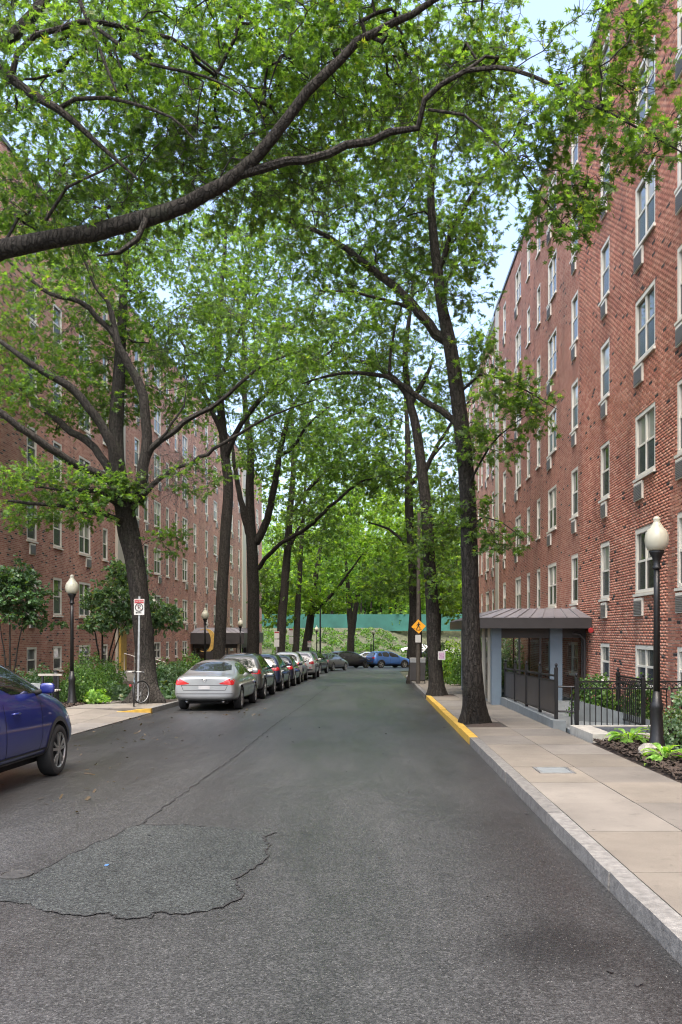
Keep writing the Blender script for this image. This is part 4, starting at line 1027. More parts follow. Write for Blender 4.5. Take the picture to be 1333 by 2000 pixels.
bench(76, 122, 'slatted bench with dark legs behind the bollard light', 25.4)
a = P(62, 1345, 23.4); zg = gz(23.4) + .1
t = thing('grit_box', 'grey domed storage box behind the blue car mirror', 'box', (a.x, 23.4, zg))
MB().hexa([(a.x - .55, 23.1, zg), (a.x + .35, 23.1, zg), (a.x + .35, 23.8, zg), (a.x - .55, 23.8, zg), (a.x - .5, 23.15, zg + .5), (a.x + .32, 23.15, zg + .5), (a.x + .32, 23.75, zg + .5), (a.x - .5, 23.75, zg + .5)]).build('body', M['stone'], t)
MB().hexa([(a.x - .58, 23.07, zg + .5), (a.x + .38, 23.07, zg + .5), (a.x + .38, 23.83, zg + .5), (a.x - .58, 23.83, zg + .5), (a.x - .4, 23.2, zg + .72), (a.x + .1, 23.2, zg + .72), (a.x + .1, 23.7, zg + .72), (a.x - .4, 23.7, zg + .72)]).build('lid', M['bg_concrete'], t)
# bicycle leaning at the sign post
bp = G(262, 1380, .13)
t = thing('bicycle', 'grey blue bicycle locked to the no parking sign post', 'bicycle', (bp.x, bp.y, bp.z), rz=0)
def bwheel(cx, cy_, cz, ang, nm='wheel'):
    d = Vector((math.cos(ang), math.sin(ang), 0)); q = []
    for i in range(29): a = 2 * math.pi * i / 28; q.append(Vector((cx, cy_, cz)) + d * (math.cos(a) * .33) + Vector((0, 0, math.sin(a) * .33)))
    w_ = MB().tube(q, .021, 6, False).build(nm, M['ink'], t, True)
    q2 = [Vector((cx, cy_, cz)) + (p - Vector((cx, cy_, cz))) * .93 for p in q]
    MB().tube(q2, .012, 5, False).build('rim', M['zinc'], w_)
    sp = MB()
    for i in range(14): a = 2 * math.pi * i / 14; sp.tube([(cx, cy_, cz), tuple(Vector((cx, cy_, cz)) + d * (math.cos(a) * .31) + Vector((0, 0, math.sin(a) * .31)))], .003, 3, False)
    sp.build('spokes', M['zinc'], w_)
ang = R(105); d = Vector((math.cos(ang), math.sin(ang), 0)); o0 = Vector((bp.x, bp.y, bp.z))
rw = o0 + Vector((0, 0, .35)); fw = rw + d * 1.03
bwheel(*rw, ang); bwheel(fw.x + .22, fw.y - .1, fw.z, R(60))
bb = rw + d * .43 + Vector((0, 0, -.06)); st_ = rw + d * .27 + Vector((0, 0, .45)); hd = fw - d * .16 + Vector((0, 0, .48)); hb = fw - d * .12 + Vector((0, 0, .36))
fm = MB()
for a, b, r_ in ((rw, bb, .012), (rw, st_, .01), (bb, st_, .017), (st_, hd, .017), (bb, hb, .019), (hb, hd, .019), (hb, fw, .013)): fm.tube([a, b], r_, 6)
BF = pm('bicycle_paint', (0.14, 0.19, 0.22), .35); fm.build('frame', BF, t, True)
sp_ = st_ + Vector((0, 0, .16)) - d * .03; MB().tube([st_, sp_], .013, 6).build('seat_post', M['zinc'], t)
MB().lathe([(.0, -.02), (.06, -.01), (.075, .01), (.05, .03), (0, .035)], sp_, 10).build('saddle', M['ink'], t, True)
hs = hd + Vector((0, 0, .12)); cr = Vector((-d.y, d.x, 0)); MB().tube([hd, hs], .013, 6).build('stem', M['zinc'], t); MB().tube([hs - cr * .27 - d * .12, hs - cr * .2, hs + cr * .2, hs + cr * .27 - d * .12], .013, 6).build('handlebar', M['zinc'], t)
MB().lathe([(.09, -.01), (.09, .01)], bb, 16, 'X').build('chainring', M['zinc'], t); MB().box(rw.x - .03, rw.x + .03, rw.y - .36, rw.y - .33, rw.z + .25, rw.z + .31).build('reflector', M['sign_red'], t)
# ------------------------------------------------------------------ cars (local: forward +y, rear bumper at y=0, ground z=0)
def paint(name, col, metal=.35, rough=.32):
    m, n, b = new_mat(name)
    t = noise(n, coords(n, 'Object'), 2.0, 3); r = ramp(n, t.outputs[0], [(.3, tuple(x * .93 for x in col)), (.7, tuple(x * 1.07 for x in col))]); n.links.new(r.outputs[0], b.inputs['Base Color'])
    b.inputs['Metallic'].default_value = metal; b.inputs['Roughness'].default_value = rough; b.inputs['Coat Weight'].default_value = 1.0; b.inputs['Coat Roughness'].default_value = .03
    return m
M['rubber'] = pm('tyre_rubber', (.016, .016, .016), .85, var=.2)
M['alloy'] = pm('alloy_wheel', (.48, .48, .47), .32, metal=.9, var=.06)
M['cladding'] = pm('grey_plastic_cladding', (.035, .036, .038), .6, var=.1)
M['well'] = pm('wheel_well', (.008, .008, .008), .95)
M['tail_red'] = pm('tail_lamp_red', (.42, .012, .016), .12, var=.25, scale=14, coat=1)
M['lamp_clear'] = pm('lamp_lens', (.55, .56, .57), .1, var=.2, scale=20, metal=.3, coat=1)
M['chrome'] = pm('chrome', (.6, .6, .6), .15, metal=1)
M['gap'] = pm('panel_gap', (.006, .006, .007), .8)
ST = {}
ST['sedan'] = dict(L=5.0, wheels=(1.05, 3.87), R=.335, track=.80, sec=[
    (0.00, .40, .62, .74, .62, .70, .86, .62, .93, .95), (0.07, .32, .74, .875, .60, .83, .92, .70, .985, 1.0), (0.30, .27, .80, .91, .60, .865, .95, .71, 1.035, 1.055), (0.72, .23, .82, .92, .62, .875, .965, .735, 1.06, 1.085),
    (1.10, .22, .82, .925, .62, .87, .975, .66, 1.235, 1.265), (1.55, .22, .82, .925, .62, .87, .98, .595, 1.385, 1.43), (2.25, .22, .82, .925, .62, .87, .975, .60, 1.425, 1.475), (2.85, .22, .82, .925, .62, .87, .965, .61, 1.385, 1.435),
    (3.35, .22, .82, .925, .62, .87, .955, .68, 1.17, 1.21), (3.75, .22, .82, .92, .62, .86, .94, .72, .99, 1.05), (4.40, .23, .80, .91, .60, .84, .84, .68, .89, .945), (4.80, .26, .74, .86, .55, .76, .72, .60, .77, .80), (4.95, .32, .62, .74, .50, .62, .60, .5, .66, .68), (5.0, .40, .5, .62, .50, .52, .58, .42, .62, .63)])
ST['suv'] = dict(L=4.55, wheels=(.86, 3.56), R=.36, track=.80, sec=[
    (0.00, .46, .62, .74, .70, .72, .90, .66, .98, 1.0), (0.06, .38, .76, .87, .68, .835, 1.0, .77, 1.08, 1.10), (0.22, .33, .81, .905, .68, .87, 1.04, .735, 1.26, 1.30), (0.42, .29, .83, .915, .68, .875, 1.06, .665, 1.50, 1.55), (0.62, .27, .83, .92, .68, .875, 1.06, .63, 1.585, 1.64),
    (1.6, .26, .83, .92, .68, .875, 1.05, .63, 1.615, 1.68), (2.35, .26, .83, .92, .68, .87, 1.035, .63, 1.575, 1.635), (2.95, .26, .83, .92, .68, .87, 1.02, .69, 1.32, 1.37), (3.35, .26, .83, .92, .68, .865, 1.005, .735, 1.085, 1.14),
    (3.95, .27, .82, .915, .66, .85, .92, .70, .975, 1.03), (4.32, .30, .76, .87, .62, .77, .82, .62, .87, .90), (4.48, .36, .64, .76, .58, .64, .70, .52, .75, .77), (4.55, .42, .52, .64, .56, .54, .66, .44, .70, .71)])
ST['wagon'] = dict(L=4.6, wheels=(.88, 3.58), R=.34, track=.79, sec=[
    (0.00, .42, .62, .74, .66, .70, .86, .64, .93, .95), (0.06, .34, .75, .86, .64, .82, .95, .75, 1.02, 1.04), (0.24, .29, .80, .89, .64, .86, .98, .72, 1.20, 1.23), (0.48, .26, .81, .90, .64, .86, 1.0, .645, 1.42, 1.46), (0.70, .25, .81, .90, .64, .86, 1.0, .61, 1.50, 1.55),
    (1.6, .24, .81, .90, .64, .86, .985, .61, 1.53, 1.585), (2.35, .24, .81, .90, .64, .855, .97, .61, 1.49, 1.54), (2.95, .24, .81, .90, .64, .855, .96, .67, 1.25, 1.30), (3.38, .24, .81, .90, .64, .85, .945, .72, 1.01, 1.07),
    (3.98, .25, .80, .895, .62, .83, .86, .68, .91, .96), (4.36, .28, .74, .85, .58, .75, .76, .60, .81, .84), (4.53, .34, .62, .74, .54, .62, .64, .5, .69, .71), (4.6, .40, .5, .62, .52, .52, .6, .42, .64, .65)])
_s = ST['suv']; ST['crossover'] = dict(_s, cab=.18, R=.345, wheels=(.86, 3.64), L=4.55, sec=[(r[0] + (.18 if 2.2 < r[0] < 3.4 else .08 if 3.9 < r[0] < 4.0 else 0),) + r[1:6] + (r[6] + (.07 if .1 < r[0] < 4.2 else .02),) + (r[7], r[8] + (.05 if 3.0 < r[0] < 4.2 else 0), r[9] + (.05 if 3.0 < r[0] < 4.2 else 0)) for r in _s['sec']])
def body_mesh(st, sub):
    rows = st['sec']; ring = []
    for (y, zb, wb, wm, zm, ws, zs, wt, zt, zc) in rows:
        ring.append([(0, y, zb), (wb, y, zb), (wm - .015, y, zb + (zm - zb) * .42), (wm, y, zm), (ws, y, zs), (wt, y, zt), (wt * .55, y, zt + (zc - zt) * .8), (0, y, zc)])
    nv = 14; verts = []; faces = []
    for r in ring:
        verts += r; verts += [(-x, y, z) for (x, y, z) in r[6:0:-1]]
    n = len(ring)
    for k in range(n - 1):
        for j in range(nv):
            a = k * nv + j; b = k * nv + (j + 1) % nv; faces.append((a, b, b + nv, a + nv))
    def cap(k):
        i = k * nv; mir = lambda j: i + (nv - j) % nv
        f = [(i, i + 1, i + 2, mir(2), mir(1))] + [(i + j, i + j + 1, mir(j + 1), mir(j)) for j in range(2, 5)] + [(i + 5, i + 6, i + 7, mir(6), mir(5))]
        return f
    faces += [tuple(f[::-1]) for f in cap(0)] + cap(n - 1)
    me = bpy.data.meshes.new('cage'); me.from_pydata(verts, [], faces); me.update()
    bm = bmesh.new(); bm.from_mesh(me); bmesh.ops.recalc_face_normals(bm, faces=bm.faces); bm.to_mesh(me); bm.free()
    o = bpy.data.objects.new('cage', me); COL.objects.link(o)
    s = o.modifiers.new('s', 'SUBSURF'); s.levels = sub; s.render_levels = sub
    dg = bpy.context.evaluated_depsgraph_get(); full = bpy.data.meshes.new_from_object(o.evaluated_get(dg))
    bm = bmesh.new(); bm.from_mesh(full); bvh = BVHTree.FromBMesh(bm); bm.free()
    # wheel wells
    cm = MB()
    for wy in st['wheels']:
        for sgn in (-1, 1): cm.lathe([(st['R'] + .055, -.26), (st['R'] + .055, .26)], (sgn * .86, wy, st['R']), 40, 'X')
    cme = cm.mesh('cut'); bm = bmesh.new(); bm.from_mesh(cme); bmesh.ops.recalc_face_normals(bm, faces=bm.faces); bm.to_mesh(cme); bm.free()
    full.materials.clear(); full.materials.append(M['white']); full.materials.append(M['well']); cme.materials.append(M['well'])
    o2 = bpy.data.objects.new('full', full); COL.objects.link(o2); c = bpy.data.objects.new('cut', cme); COL.objects.link(c)
    b = o2.modifiers.new('b', 'BOOLEAN'); b.operation = 'DIFFERENCE'; b.object = c; b.solver = 'EXACT'; b.material_mode = 'TRANSFER'
    dg = bpy.context.evaluated_depsgraph_get(); res = bpy.data.meshes.new_from_object(o2.evaluated_get(dg))
    for q in (o, o2, c): bpy.data.objects.remove(q)
    res.polygons.foreach_set('use_smooth', [True] * len(res.polygons)); res.set_sharp_from_angle(angle=R(42))
    res.name = 'car_body'
    return res, bvh
AX = {'rear': lambda u, v: (Vector((u, -2, v)), Vector((0, 1, 0))), 'front': lambda u, v: (Vector((u, 9, v)), Vector((0, -1, 0))), 'top': lambda u, v: (Vector((u, v, 4)), Vector((0, 0, -1))),
      'R': lambda u, v: (Vector((3, u, v)), Vector((-1, 0, 0))), 'L': lambda u, v: (Vector((-3, u, v)), Vector((1, 0, 0)))}
def chaikin(p, n):
    for _ in range(n):
        q = []
        for i in range(len(p)):
            a, b = p[i], p[(i + 1) % len(p)]
            q += [(a[0] * .8 + b[0] * .2, a[1] * .8 + b[1] * .2), (a[0] * .2 + b[0] * .8, a[1] * .2 + b[1] * .8)]
        p = q
    return p
def dens(p, d):
    q = []
    for i in range(len(p)):
        a, b = p[i], p[(i + 1) % len(p)]; n = max(1, int(math.dist(a, b) / d))
        q += [(a[0] + (b[0] - a[0]) * k / n, a[1] + (b[1] - a[1]) * k / n) for k in range(n)]
    return q
def patch(bvh, axis, outl, off=.004, rings=5, rnd=2, d=.06):
    p = dens(chaikin(outl, rnd), d); cx = sum(a for a, _ in p) / len(p); cy_ = sum(b for _, b in p) / len(p)
    m = MB(); n = len(p)
    def hit(u, v):
        o, dr = AX[axis](u, v); h, nn, _, _ = bvh.ray_cast(o, dr)
        if h is None: return None
        if nn.dot(dr) > 0: nn = -nn
        return h + nn * off
    last = None
    for k in range(rings):
        f = 1 - k / rings
        for (a, b) in p:
            h = hit(cx + (a - cx) * f, cy_ + (b - cy_) * f)
            if h is None: h = last or Vector((0, 0, 0))
            last = h; m.v.append(tuple(h))
    h = hit(cx, cy_) or last; m.v.append(tuple(h)); ci = len(m.v) - 1
    for k in range(rings - 1):
        for j in range(n): a = k * n + j; b = k * n + (j + 1) % n; m.f.append((a, b, b + n, a + n))
    for j in range(n): m.f.append(((rings - 1) * n + j, (rings - 1) * n + (j + 1) % n, ci))
    me = m.mesh('patch', True)
    bm = bmesh.new(); bm.from_mesh(me); bmesh.ops.recalc_face_normals(bm, faces=bm.faces)
    dr = AX[axis](0, 0)[1]
    s = sum(f.normal.dot(dr) * f.calc_area() for f in bm.faces)
    if s > 0: bmesh.ops.reverse_faces(bm, faces=bm.faces)
    bm.to_mesh(me); bm.free(); return me
def band(bvh, axis, inner, outer, off=.006):
    m = MB(); n = len(inner); last = Vector((0, 0, 0))
    for (a, b) in zip(inner, outer):
        for (u, v) in (a, b):
            o, dr = AX[axis](u, v); h, nn, _, _ = bvh.ray_cast(o, dr)
            if h is None: h, nn = last, -dr
            if nn.dot(dr) > 0: nn = -nn
            last = h; m.v.append(tuple(h + nn * off))
    for k in range(n - 1): m.f.append((2 * k, 2 * k + 1, 2 * k + 3, 2 * k + 2))
    me = m.mesh('band', True)
    bm = bmesh.new(); bm.from_mesh(me); dr = AX[axis](0, 0)[1]
    if sum(f.normal.dot(dr) for f in bm.faces) > 0: bmesh.ops.reverse_faces(bm, faces=bm.faces)
    bm.to_mesh(me); bm.free(); return me
def line(bvh, axis, pts_, wd=.012, off=.003, step=.06):
    q = []
    for a, b in zip(pts_[:-1], pts_[1:]):
        n = max(1, int(math.dist(a, b) / step)); q += [(a[0] + (b[0] - a[0]) * k / n, a[1] + (b[1] - a[1]) * k / n) for k in range(n)]
    q.append(pts_[-1]); i_, o_ = [], []
    for k, p in enumerate(q):
        d = Vector(q[min(k + 1, len(q) - 1)]) - Vector(q[max(k - 1, 0)]); d.normalize(); nn = Vector((-d.y, d.x)) * wd / 2
        i_.append((p[0] - nn.x, p[1] - nn.y)); o_.append((p[0] + nn.x, p[1] + nn.y))
    return band(bvh, axis, i_, o_, off)
def wheel_meshes(Rr):
    k = Rr / .34
    ty = MB().lathe([(.20 * k, .05), (.232 * k, .10), (.24 * k, .107), (.29 * k, .113), (.325 * k, .10), (.34 * k, .075), (.34 * k, -.075), (.325 * k, -.1), (.25 * k, -.11), (.2 * k, -.09)], n=36, axis='X').mesh('wheel', True); ty.set_sharp_from_angle(angle=R(35))
    rm = MB(); n = 36
    rm.lathe([(.222 * k, .055), (.222 * k, .09), (.232 * k, .104), (.243 * k, .106), (.243 * k, .09)], n=36, axis='X')
    rm.f = rm.f[:-2]
    for i in range(5):
        a = 2 * math.pi * i / 5 + .3
        for s in (-1, 1):
            a1 = a + s * .09; a2 = a + s * .22
            p = Vector((.098, math.cos(a1) * .05 * k, math.sin(a1) * .05 * k)); q = Vector((.09, math.cos(a2) * .226 * k, math.sin(a2) * .226 * k))
            rm.bar(p, q, .034 * k, .02, (1, 0, 0))
    rm.lathe([(.058 * k, .07), (.058 * k, .1), (.04 * k, .108), (0, .11)], n=16, axis='X')
    return ty, rm.mesh('rim', False)
CARS = {}
def car_parts(kind, sub):
    key = (kind, sub)
    if key in CARS: return CARS[key]
    st = ST[kind]; body, bvh = body_mesh(st, sub); Rr = st['R']; P_ = []
    add = lambda nm, me, mt, par=None: P_.append((nm, me, mt, par))
    L = st['L']; suv = kind != 'sedan'; dz = -.07 if kind == 'wagon' else 0; cb = st.get('cab', 0)
    if not suv:
        add('rear_window', patch(bvh, 'top', [(-.64, .80), (.64, .80), (.53, 1.48), (-.53, 1.48)], rnd=1), 'car_glass')
        add('windscreen', patch(bvh, 'top', [(-.55, 2.98), (.55, 2.98), (.68, 3.68), (-.68, 3.68)], rnd=1), 'car_glass')
        sw = [[(1.12, 1.03), (1.42, 1.27), (1.72, 1.345), (2.20, 1.37), (2.22, 1.02)], [(2.30, 1.02), (2.28, 1.375), (2.80, 1.34), (3.12, 1.20), (3.48, 1.0)]]
        tl = [(.40, .78), (.62, .76), (.83, .74), (.845, .90), (.70, .925), (.55, .85)]
        gaps = [[(1.30, 1.0), (1.28, .70), (1.52, .45), (1.6, .30)], [(2.26, 1.0), (2.26, .32)], [(3.42, .98), (3.42, .5), (3.40, .32)], [(1.6, .31), (3.4, .31)]]
        hnd = [(1.62, .86), (2.72, .85)]; rg = [[(-.66, .74), (.66, .74)], [(-.66, .74), (-.60, .60), (.60, .60), (.66, .74)]]
        belt = None
    else:
        rwz = (1.10 + dz, 1.50 + dz)
        add('rear_window', patch(bvh, 'rear', [(-.66, rwz[0]), (.66, rwz[0]), (.56, rwz[1]), (-.56, rwz[1])], rnd=1), 'car_glass')
        add('windscreen', patch(bvh, 'top', [(-.56, 2.50 + cb), (.56, 2.50 + cb), (.70, 3.28 + cb), (-.70, 3.28 + cb)], rnd=1), 'car_glass')
        sw = [[(.52, 1.22 + dz), (.66, 1.46 + dz), (.98, 1.52 + dz), (1.02, 1.12 + dz), (.7, 1.14 + dz)], [(1.10, 1.11 + dz), (1.06, 1.53 + dz), (1.78, 1.545 + dz), (1.84, 1.09 + dz)], [(1.92, 1.085 + dz), (1.86, 1.545 + dz), (2.38 + cb, 1.50 + dz), (2.75 + cb, 1.33 + dz), (3.08 + cb, 1.06 + dz)]]
        tl = [(.50, .93 + dz), (.84, .90 + dz), (.86, 1.06 + dz), (.74, 1.10 + dz), (.52, 1.03 + dz)]
        gaps = [[(1.03, 1.05 + dz), (1.05, .80), (1.22, .55), (1.28, .36)], [(1.88, 1.06 + dz), (1.90, .36)], [(2.98 + cb * .4, 1.02 + dz), (2.96 + cb * .3, .6), (2.92, .36)], [(1.28, .36), (2.92, .36)]]
        hnd = [(1.32, .95 + dz), (2.20, .93 + dz)]; rg = [[(-.72, .70), (-.74, 1.05 + dz)], [(.72, .70), (.74, 1.05 + dz)], [(-.72, .70), (.72, .70)]]
    if kind == 'crossover': sw = [[(a, b + .085) if b < 1.2 else (a, b + .01) for a, b in w_] for w_ in sw]
    for s in ('R', 'L'):
        for w_ in sw: add('side_window', patch(bvh, s, w_, rnd=1, off=.004), 'car_glass')
        g0 = [line(bvh, s, g_) for g_ in gaps]
        for g_ in g0: add('panel_gap', g_, 'gap')
        sg = 1 if s == 'R' else -1
        for (hy, hz) in hnd:
            o, dr = AX[s](hy, hz); h = bvh.ray_cast(o, dr)[0]
            add('handle', MB().tube([h + Vector((-sg * .004, -.09, 0)), h + Vector((sg * .035, -.06, .005)), h + Vector((sg * .035, .06, .005)), h + Vector((-sg * .004, .09, 0))], .014, 6).mesh('handle', True), 'PAINT')
        my = 3.28 if not suv else 2.82 + cb; mz = 1.07 if not suv else 1.13 + dz + (.07 if cb else 0); o, dr = AX[s](my, mz - .06); h = bvh.ray_cast(o, dr)[0]
        mm = MB().tube([h + Vector((-sg * .02, 0, 0)), h + Vector((sg * .10, -.02, .04))], [.035, .03], 8).mesh('mirror_arm', True); add('mirror_arm', mm, 'gap')
        bl = bmesh.new(); bmesh.ops.create_uvsphere(bl, u_segments=14, v_segments=10, radius=1)
        for v in bl.verts:
            x, y, z = v.co; x, z = [math.copysign(abs(q) ** .6, q) for q in (x, z)]; v.co = Vector((h.x + sg * (.165 + x * .10), h.y - .02 + (y * .085 if y > 0 else y * .03), h.z + .07 + z * .07))
        mi = bpy.data.meshes.new('mirror'); bl.to_mesh(mi); bl.free(); mi.polygons.foreach_set('use_smooth', [True] * len(mi.polygons)); add('mirror', mi, 'PAINT')
        for wy in st['wheels']:
            aa = [R(-8 + 196 * k / 30) for k in range(31)]
            ri, ro = Rr + .05, Rr + (.115 if kind in ('suv', 'crossover') else .066)
            if kind != 'sedan':
                add('wheel_arch', band(bvh, s, [(wy + ri * math.cos(a), Rr + ri * math.sin(a)) for a in aa], [(wy + ro * math.cos(a), Rr + ro * math.sin(a)) for a in aa], .007), 'cladding')
        if kind in ('suv', 'crossover'):
            a0, a1 = st['wheels'][0] + Rr + .08, st['wheels'][1] - Rr - .08; nq = 20
            add('rocker_trim', band(bvh, s, [(a0 + (a1 - a0) * k / nq, .335) for k in range(nq + 1)], [(a0 + (a1 - a0) * k / nq, .43) for k in range(nq + 1)], .008), 'cladding')
    for g_ in rg: add('panel_gap', line(bvh, 'rear', g_), 'gap')
    for sg in (1, -1):
        add('tail_light', patch(bvh, 'rear', [(sg * a, b) for a, b in tl], rnd=1, off=.006), 'tail_red')
        hz = .62 if not suv else .78 + dz * .6; fy = L
        add('headlight', patch(bvh, 'front', [(sg * .34, hz - .05), (sg * .66, hz - .02), (sg * .70, hz + .10), (sg * .5, hz + .06), (sg * .36, hz + .03)], rnd=1, off=.006), 'lamp_clear')
    add('grille', patch(bvh, 'front', [(-.32, .50), (.32, .50), (.34, .62), (-.34, .62)], rnd=1, off=.006), 'gap')
    pz = (.66 if not suv else .80 + dz)
    if not suv:
        add('bumper_trim', line(bvh, 'rear', [(-.80, .50), (.80, .50)], .018, .004), 'gap'); add('number_plate', patch(bvh, 'rear', [(-.16, .63), (.16, .63), (.16, .73), (-.16, .73)], rnd=0, off=.012), 'plate')
        e = MB(); q = []
        o, dr = AX['rear'](0, .90); h = bvh.ray_cast(o, dr)[0]
        for i in range(21): a = 2 * math.pi * i / 20; q.append(h + Vector((math.cos(a) * .065, -.008, math.sin(a) * .042)))
        e.tube(q, .006, 5, False); q = [h + Vector((math.cos(2 * math.pi * i / 16) * .028, -.008, math.sin(2 * math.pi * i / 16) * .038)) for i in range(17)]; e.tube(q, .005, 5, False)
        q = [h + Vector((math.cos(2 * math.pi * i / 16) * .045, -.008, .018 + math.sin(2 * math.pi * i / 16) * .014)) for i in range(17)]; e.tube(q, .005, 5, False)
        add('emblem', e.mesh('emblem', True), 'chrome')
        for sg in (1, -1): add('exhaust', MB().lathe([(.036, 0), (.036, .12), (.03, .12), (.03, .0)], (sg * .52, .12, .27), 12, 'Y').mesh('exhaust', True), 'chrome')
        add('spoiler', line(bvh, 'top', [(-.66, .22), (0, .17), (.66, .22)], .03, .014), 'PAINT')
    else:
        add('number_plate', patch(bvh, 'rear', [(-.16, pz - .05), (.16, pz - .05), (.16, pz + .05), (-.16, pz + .05)], rnd=0, off=.01), 'plate')
        add('bumper_trim', patch(bvh, 'rear', [(-.72, .46), (.72, .46), (.76, .58), (-.76, .58)], rnd=1, off=.005), 'cladding')
        for sg in (1, -1): add('reflector', patch(bvh, 'rear', [(sg * .52, .60), (sg * .68, .60), (sg * .68, .66), (sg * .52, .66)], rnd=0, off=.007), 'tail_red')
        for sg in (1, -1):
            q = []
            for yy_ in np.linspace(.75, 2.3, 8):
                o, dr = AX['top'](sg * .56, yy_); h = bvh.ray_cast(o, dr)[0]; q.append(h + Vector((0, 0, .035 if .8 < yy_ < 2.25 else 0)))
            add('roof_rail', MB().tube(q, .013, 6).mesh('roof_rail', True), 'cladding')
    add('underbody', MB().box(-.62, .62, .35, L - .4, .2, .36).mesh('underbody'), 'well')
    ty, rm = wheel_meshes(Rr)
    CARS[key] = (st, body, P_, ty, rm); return CARS[key]
M['plate'] = pm('blank_plate', (.42, .42, .42), .4, var=.05)
def car(kind, label, cat, mat, loc, heading=0.0, scale=(1, 1, 1), sub=2, pitch=True):
    st, body, parts, ty, rm = car_parts(kind, sub)
    t = thing('parked_car', label, cat, loc, 'cars parked along the street'); t.rotation_euler = (R(-1.146) if pitch else 0, 0, -heading); t.scale = scale
    b = link('body', body, None, t); b.material_slots[0].link = 'OBJECT'; b.material_slots[0].material = mat
    for (nm, me, mt, _) in parts:
        if mt == 'PAINT': 
            if not me.materials: me.materials.append(M['white'])
            o = link(nm, me, None, t); o.material_slots[0].link = 'OBJECT'; o.material_slots[0].material = mat
        else: link(nm, me, M[mt], t)
    for wy in st['wheels']:
        for sg in (1, -1):
            w_ = link('wheel', ty, M['rubber'], t); w_.location = (sg * (st['track'] + .005), wy, st['R']); w_.rotation_euler = (R(20 * wy), 0, 0 if sg > 0 else math.pi)
            link('rim', rm, M['alloy'], w_)
    return t
pSilver = paint('silver_grey_paint', (.34, .355, .36), .6, .36); pBlue = paint('deep_blue_paint', (.011, .02, .165), .3, .28); pGun = paint('gunmetal_paint', (.10, .105, .10), .6, .33)
pNavy = paint('navy_paint', (.015, .024, .065), .4, .3); pInk = paint('ink_blue_paint', (.012, .015, .035), .4, .3); pLight = paint('light_silver_paint', (.5, .5, .49), .5, .35)
pBlack = paint('black_paint', (.012, .012, .013), .3, .3); pMid = paint('mid_blue_paint', (.05, .15, .42), .4, .32); pWhite = paint('white_car_paint', (.78, .78, .77), .0, .35); pChar = paint('charcoal_paint', (.035, .036, .038), .5, .32)
def put(kind, label, cat, mat, x, y, h=0, scale=(1, 1, 1), sub=2, z=None, pitch=True):
    return car(kind, label, cat, mat, (x, y, gz(y) if z is None else z), R(h), scale, sub, pitch)
put('crossover', 'deep blue small SUV cut off by the left edge', 'SUV', pBlue, -5.38, 8.36, 0, (.98, .965, 1.03), 3)
put('sedan', 'silver grey sedan with red tail lamps, nearest parked car', 'sedan', pSilver, -4.98, 24.1, 0, (1, 1, 1), 3)
put('suv', 'gunmetal grey SUV parked just ahead of the silver sedan', 'SUV', pGun, -5.0, 29.6, 0, (1.0, 1.03, .99))
put('suv', 'navy blue crossover behind the gunmetal SUV', 'SUV', pNavy, -4.98, 35.3, 0, (.97, .98, .96))
put('wagon', 'small ink blue hatchback ahead of the navy crossover', 'hatchback', pInk, -4.9, 40.4, 0, (.95, .9, .97))
put('suv', 'light silver SUV with white roof, fifth from the sedan', 'SUV', pLight, -5.0, 45.1, 0, (.98, 1.0, 1.0))
put('wagon', 'light silver wagon just before the black SUV', 'wagon', pLight, -4.7, 50.7, 0, (.98, 1.0, 1.06))
put('suv', 'black SUV near the far end of the left parked row', 'SUV', pBlack, -5.25, 60.5, 8, (1.0, 1.0, 1.02))
put('sedan', 'charcoal sedan at the end of the left row before the bend', 'sedan', pChar, -4.9, 69.0, 20, (.97, .95, 1.0))
put('suv', 'black SUV turned across the bend beside the blue wagon', 'SUV', pBlack, -4.55, 80.8, 52, (1.0, 1.0, 1.0))
put('suv', 'mid blue wagon seen from the side at the bend', 'wagon', pMid, -.95, 82.0, 58, (1.0, 1.0, 1.0))
put('sedan', 'white car half hidden behind the blue wagon roof', 'car', pWhite, -3.1, 94.0, 80, (1, .95, 1), z=gz(94) + .0)
put('wagon', 'dark car with its nose hidden behind the right bins', 'car', pBlack, 3.1, 85.5, 70, (1, 1, 1))
# ------------------------------------------------------------------ trees
LEAF = np.array([(0, 0, 0), (.38, .36, .07), (0, .33, 0), (-.38, .36, .07), (.52, .72, .06), (0, .60, 0), (-.52, .72, .06), (.10, .50, 0), (0, 1.0, -.1), (-.10, .50, 0)], np.float32)
LEAF_F = np.array([(0, 1, 2), (0, 2, 3), (2, 4, 5), (2, 5, 6), (7, 8, 9)], np.int32)
OVAL = np.array([(0, 0, 0), (.33, .35, .06), (.25, .72, .0), (0, 1, -.1), (-.25, .72, .0), (-.33, .35, .06)], np.float32)
OVAL_F = np.array([(0, 1, 5), (1, 2, 5), (2, 4, 5), (2, 3, 4)], np.int32)
